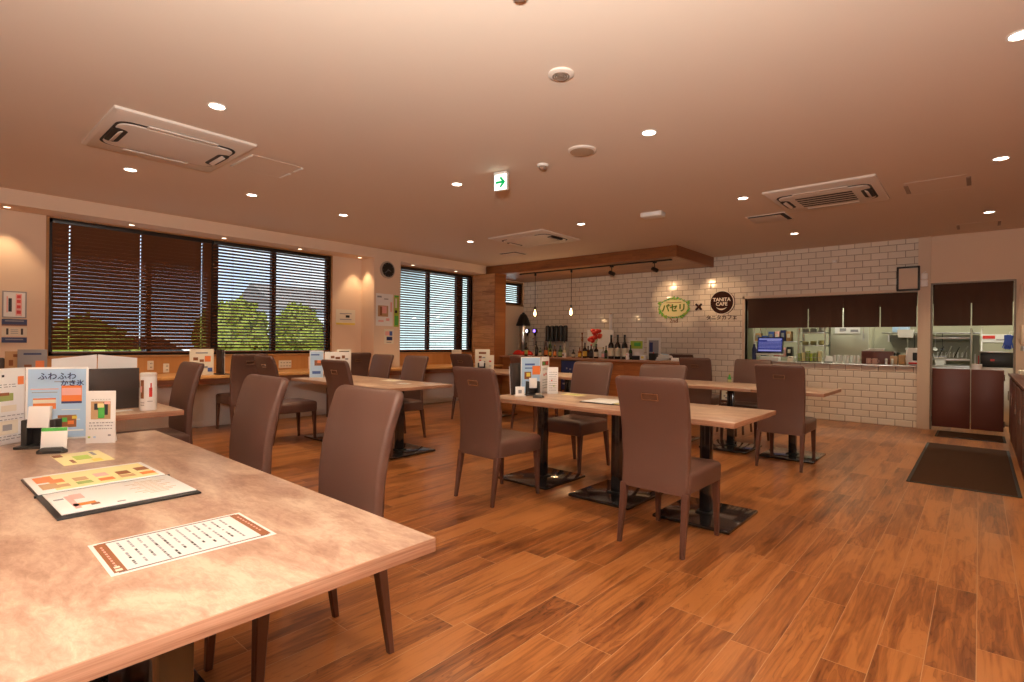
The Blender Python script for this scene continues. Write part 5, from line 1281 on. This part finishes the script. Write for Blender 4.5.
def outlet(x, y, z, w, n, label):
    t = thing('power_outlet', label, 'power outlet', (x, y, z), PI/2, 'power outlets on the splashboard')
    MB().box((0, -.004, 0), (w, .008, .12), M_PAPERW, .002).build('plate', t)
    s = MB()
    for k in range(n):
        for dz in (-.025, .025): s.box(((k-(n-1)/2)*.045, -.0085, dz), (.006, .002, .016), M_INK).box(((k-(n-1)/2)*.045+.014, -.0085, dz), (.006, .002, .016), M_INK)
    s.build('sockets', t)
outlet(-8.165, 3.92, .80, .20, 4, 'wide outlet plate under the open blind')
outlet(-8.165, 2.12, .83, .07, 1, 'narrow outlet plate right of the white canister')
outlet(-8.165, 2.30, .79, .07, 1, 'square outlet plate left of the window desk menu')
outlet(-8.165, 6.35, .80, .07, 1, 'outlet plate right of the clock column')

# wall posters, clock
t = thing('wall_clock', 'round black faced wall clock on the column', 'clock', (-7.80, 5.55, 2.42), PI/2)
MB().lathe([(.150, 0), (.152, .02), (.140, .032), (.122, .030)], M_CLKR, n=48, M=TR(0, 0, 0, PI/2, 0, 0)).build('rim', t)
f = MB().lathe([(.124, .028), (.124, .0335), (.02, .034)], M_BLACK, n=48, M=TR(0, 0, 0, PI/2, 0, 0)).build('face', t)
for (L_, a, wd) in ((.07, 2.0, .007), (.10, -2.35, .005)): MB().box((0, -.0355, L_/2-.01), (wd, .002, L_), M_GREYI, 0, TR(0, 0, 0, 0, a, 0)).build('hand', f)
tk = MB()
for k in range(12): tk.box((0, -.035, .108), (.004, .002, .014), M_GREYI, 0, TR(0, 0, 0, 0, k*PI/6, 0))
tk.build('hour_marks', f)
def poster(label, x, y, z, w, h, base, prints, texts=()):
    t = thing('wall_poster', label, 'poster', (x, y, z), PI/2, 'notices on the walls')
    f = MB().box((0, -.002, 0), (w, .003, h), base)
    for i, (px, pz, dx, dz, m) in enumerate(prints): f.box(((px-.5)*w, -.004-.0001*i, (pz-.5)*h), (dx*w, .001, dz*h), m)
    for (px, pz, sz, s_, m) in texts: f.text(s_, sz, m, TR((px-.5)*w, -.0055, (pz-.5)*h, PI/2, 0, 0), .0003, .0008)
    f.build('printed_sheet', t); return t
XC = -7.798
poster('white poster with a pinkish portrait picture below the clock', XC, 5.50, 1.72, .35, .56, M_PAPER, [(.42, .46, .60, .34, M_TAN), (.48, .50, .3, .22, M_PINK), (.3, .46, .12, .26, M_BRN), (.2, .9, .25, .05, M_GREYI), (.6, .84, .25, .03, M_GREYI), (.3, .15, .3, .05, M_PINK), (.7, .2, .2, .08, M_PINK), (.9, .6, .1, .3, M_PINK)])
poster('yellow-green vertical strip notice beside the second window', XC, 5.755, 1.71, .10, .56, M_LGRN, [(.4, .48, .5, .09, M_INK), (.4, .75, .4, .3, M_PAPERW), (.5, .97, .9, .04, M_GRN), (.5, .2, .7, .3, M_GRN)])
poster('small notice with red and blue print low on the column', XC, 5.60, 1.26, .20, .26, M_PAPERW, [(.35, .7, .5, .28, M_PINK), (.7, .7, .3, .3, M_BLUE), (.55, .35, .6, .25, M_NAVY), (.5, .1, .5, .06, M_GREYI)])
poster('white notice with a yellow bar right of the long window', XW+.002, 4.985, 1.58, .37, .26, M_PAPERW, [(.5, .06, .98, .12, M_YEL), (.6, .55, .2, .16, M_INK), (.35, .72, .3, .06, M_GREYI), (.65, .74, .3, .05, M_GREYI), (.5, .35, .6, .05, M_GREYI)])
poster('white framed notice with red writing left of the long window', XW+.002, .808, 1.55, .20, .30, M_PAPER, [(.68, .5, .26, .82, M_PINK), (.68, .8, .16, .12, M_RED), (.68, .62, .16, .12, M_RED), (.68, .42, .16, .12, M_RED), (.68, .22, .18, .13, M_RED), (.32, .48, .14, .5, M_INK), (.5, .98, 1, .04, M_GREYI), (.5, .02, 1, .04, M_GREYI), (.98, .5, .06, 1, M_GREYI), (.02, .5, .06, 1, M_GREYI), (.2, .5, .06, .6, M_PINK)])
poster('upper dark blue label strip left of the long window', XW+.002, .81, 1.348, .21, .075, M_NAVY, [(.5, .72, .75, .16, M_GREYI), (.5, .1, .96, .16, M_BRN)])
poster('white label with two black uprights between blue strips', XW+.002, .81, 1.245, .21, .10, M_PAPERW, [(.22, .5, .09, .7, M_INK), (.80, .5, .09, .7, M_INK), (.5, .7, .3, .06, M_GREYI), (.5, .5, .3, .06, M_GREYI), (.5, .3, .3, .06, M_GREYI)])
poster('lower dark blue label strip left of the long window', XW+.002, .81, 1.15, .21, .06, M_NAVY, [(.5, .6, .7, .18, M_GREYI)])
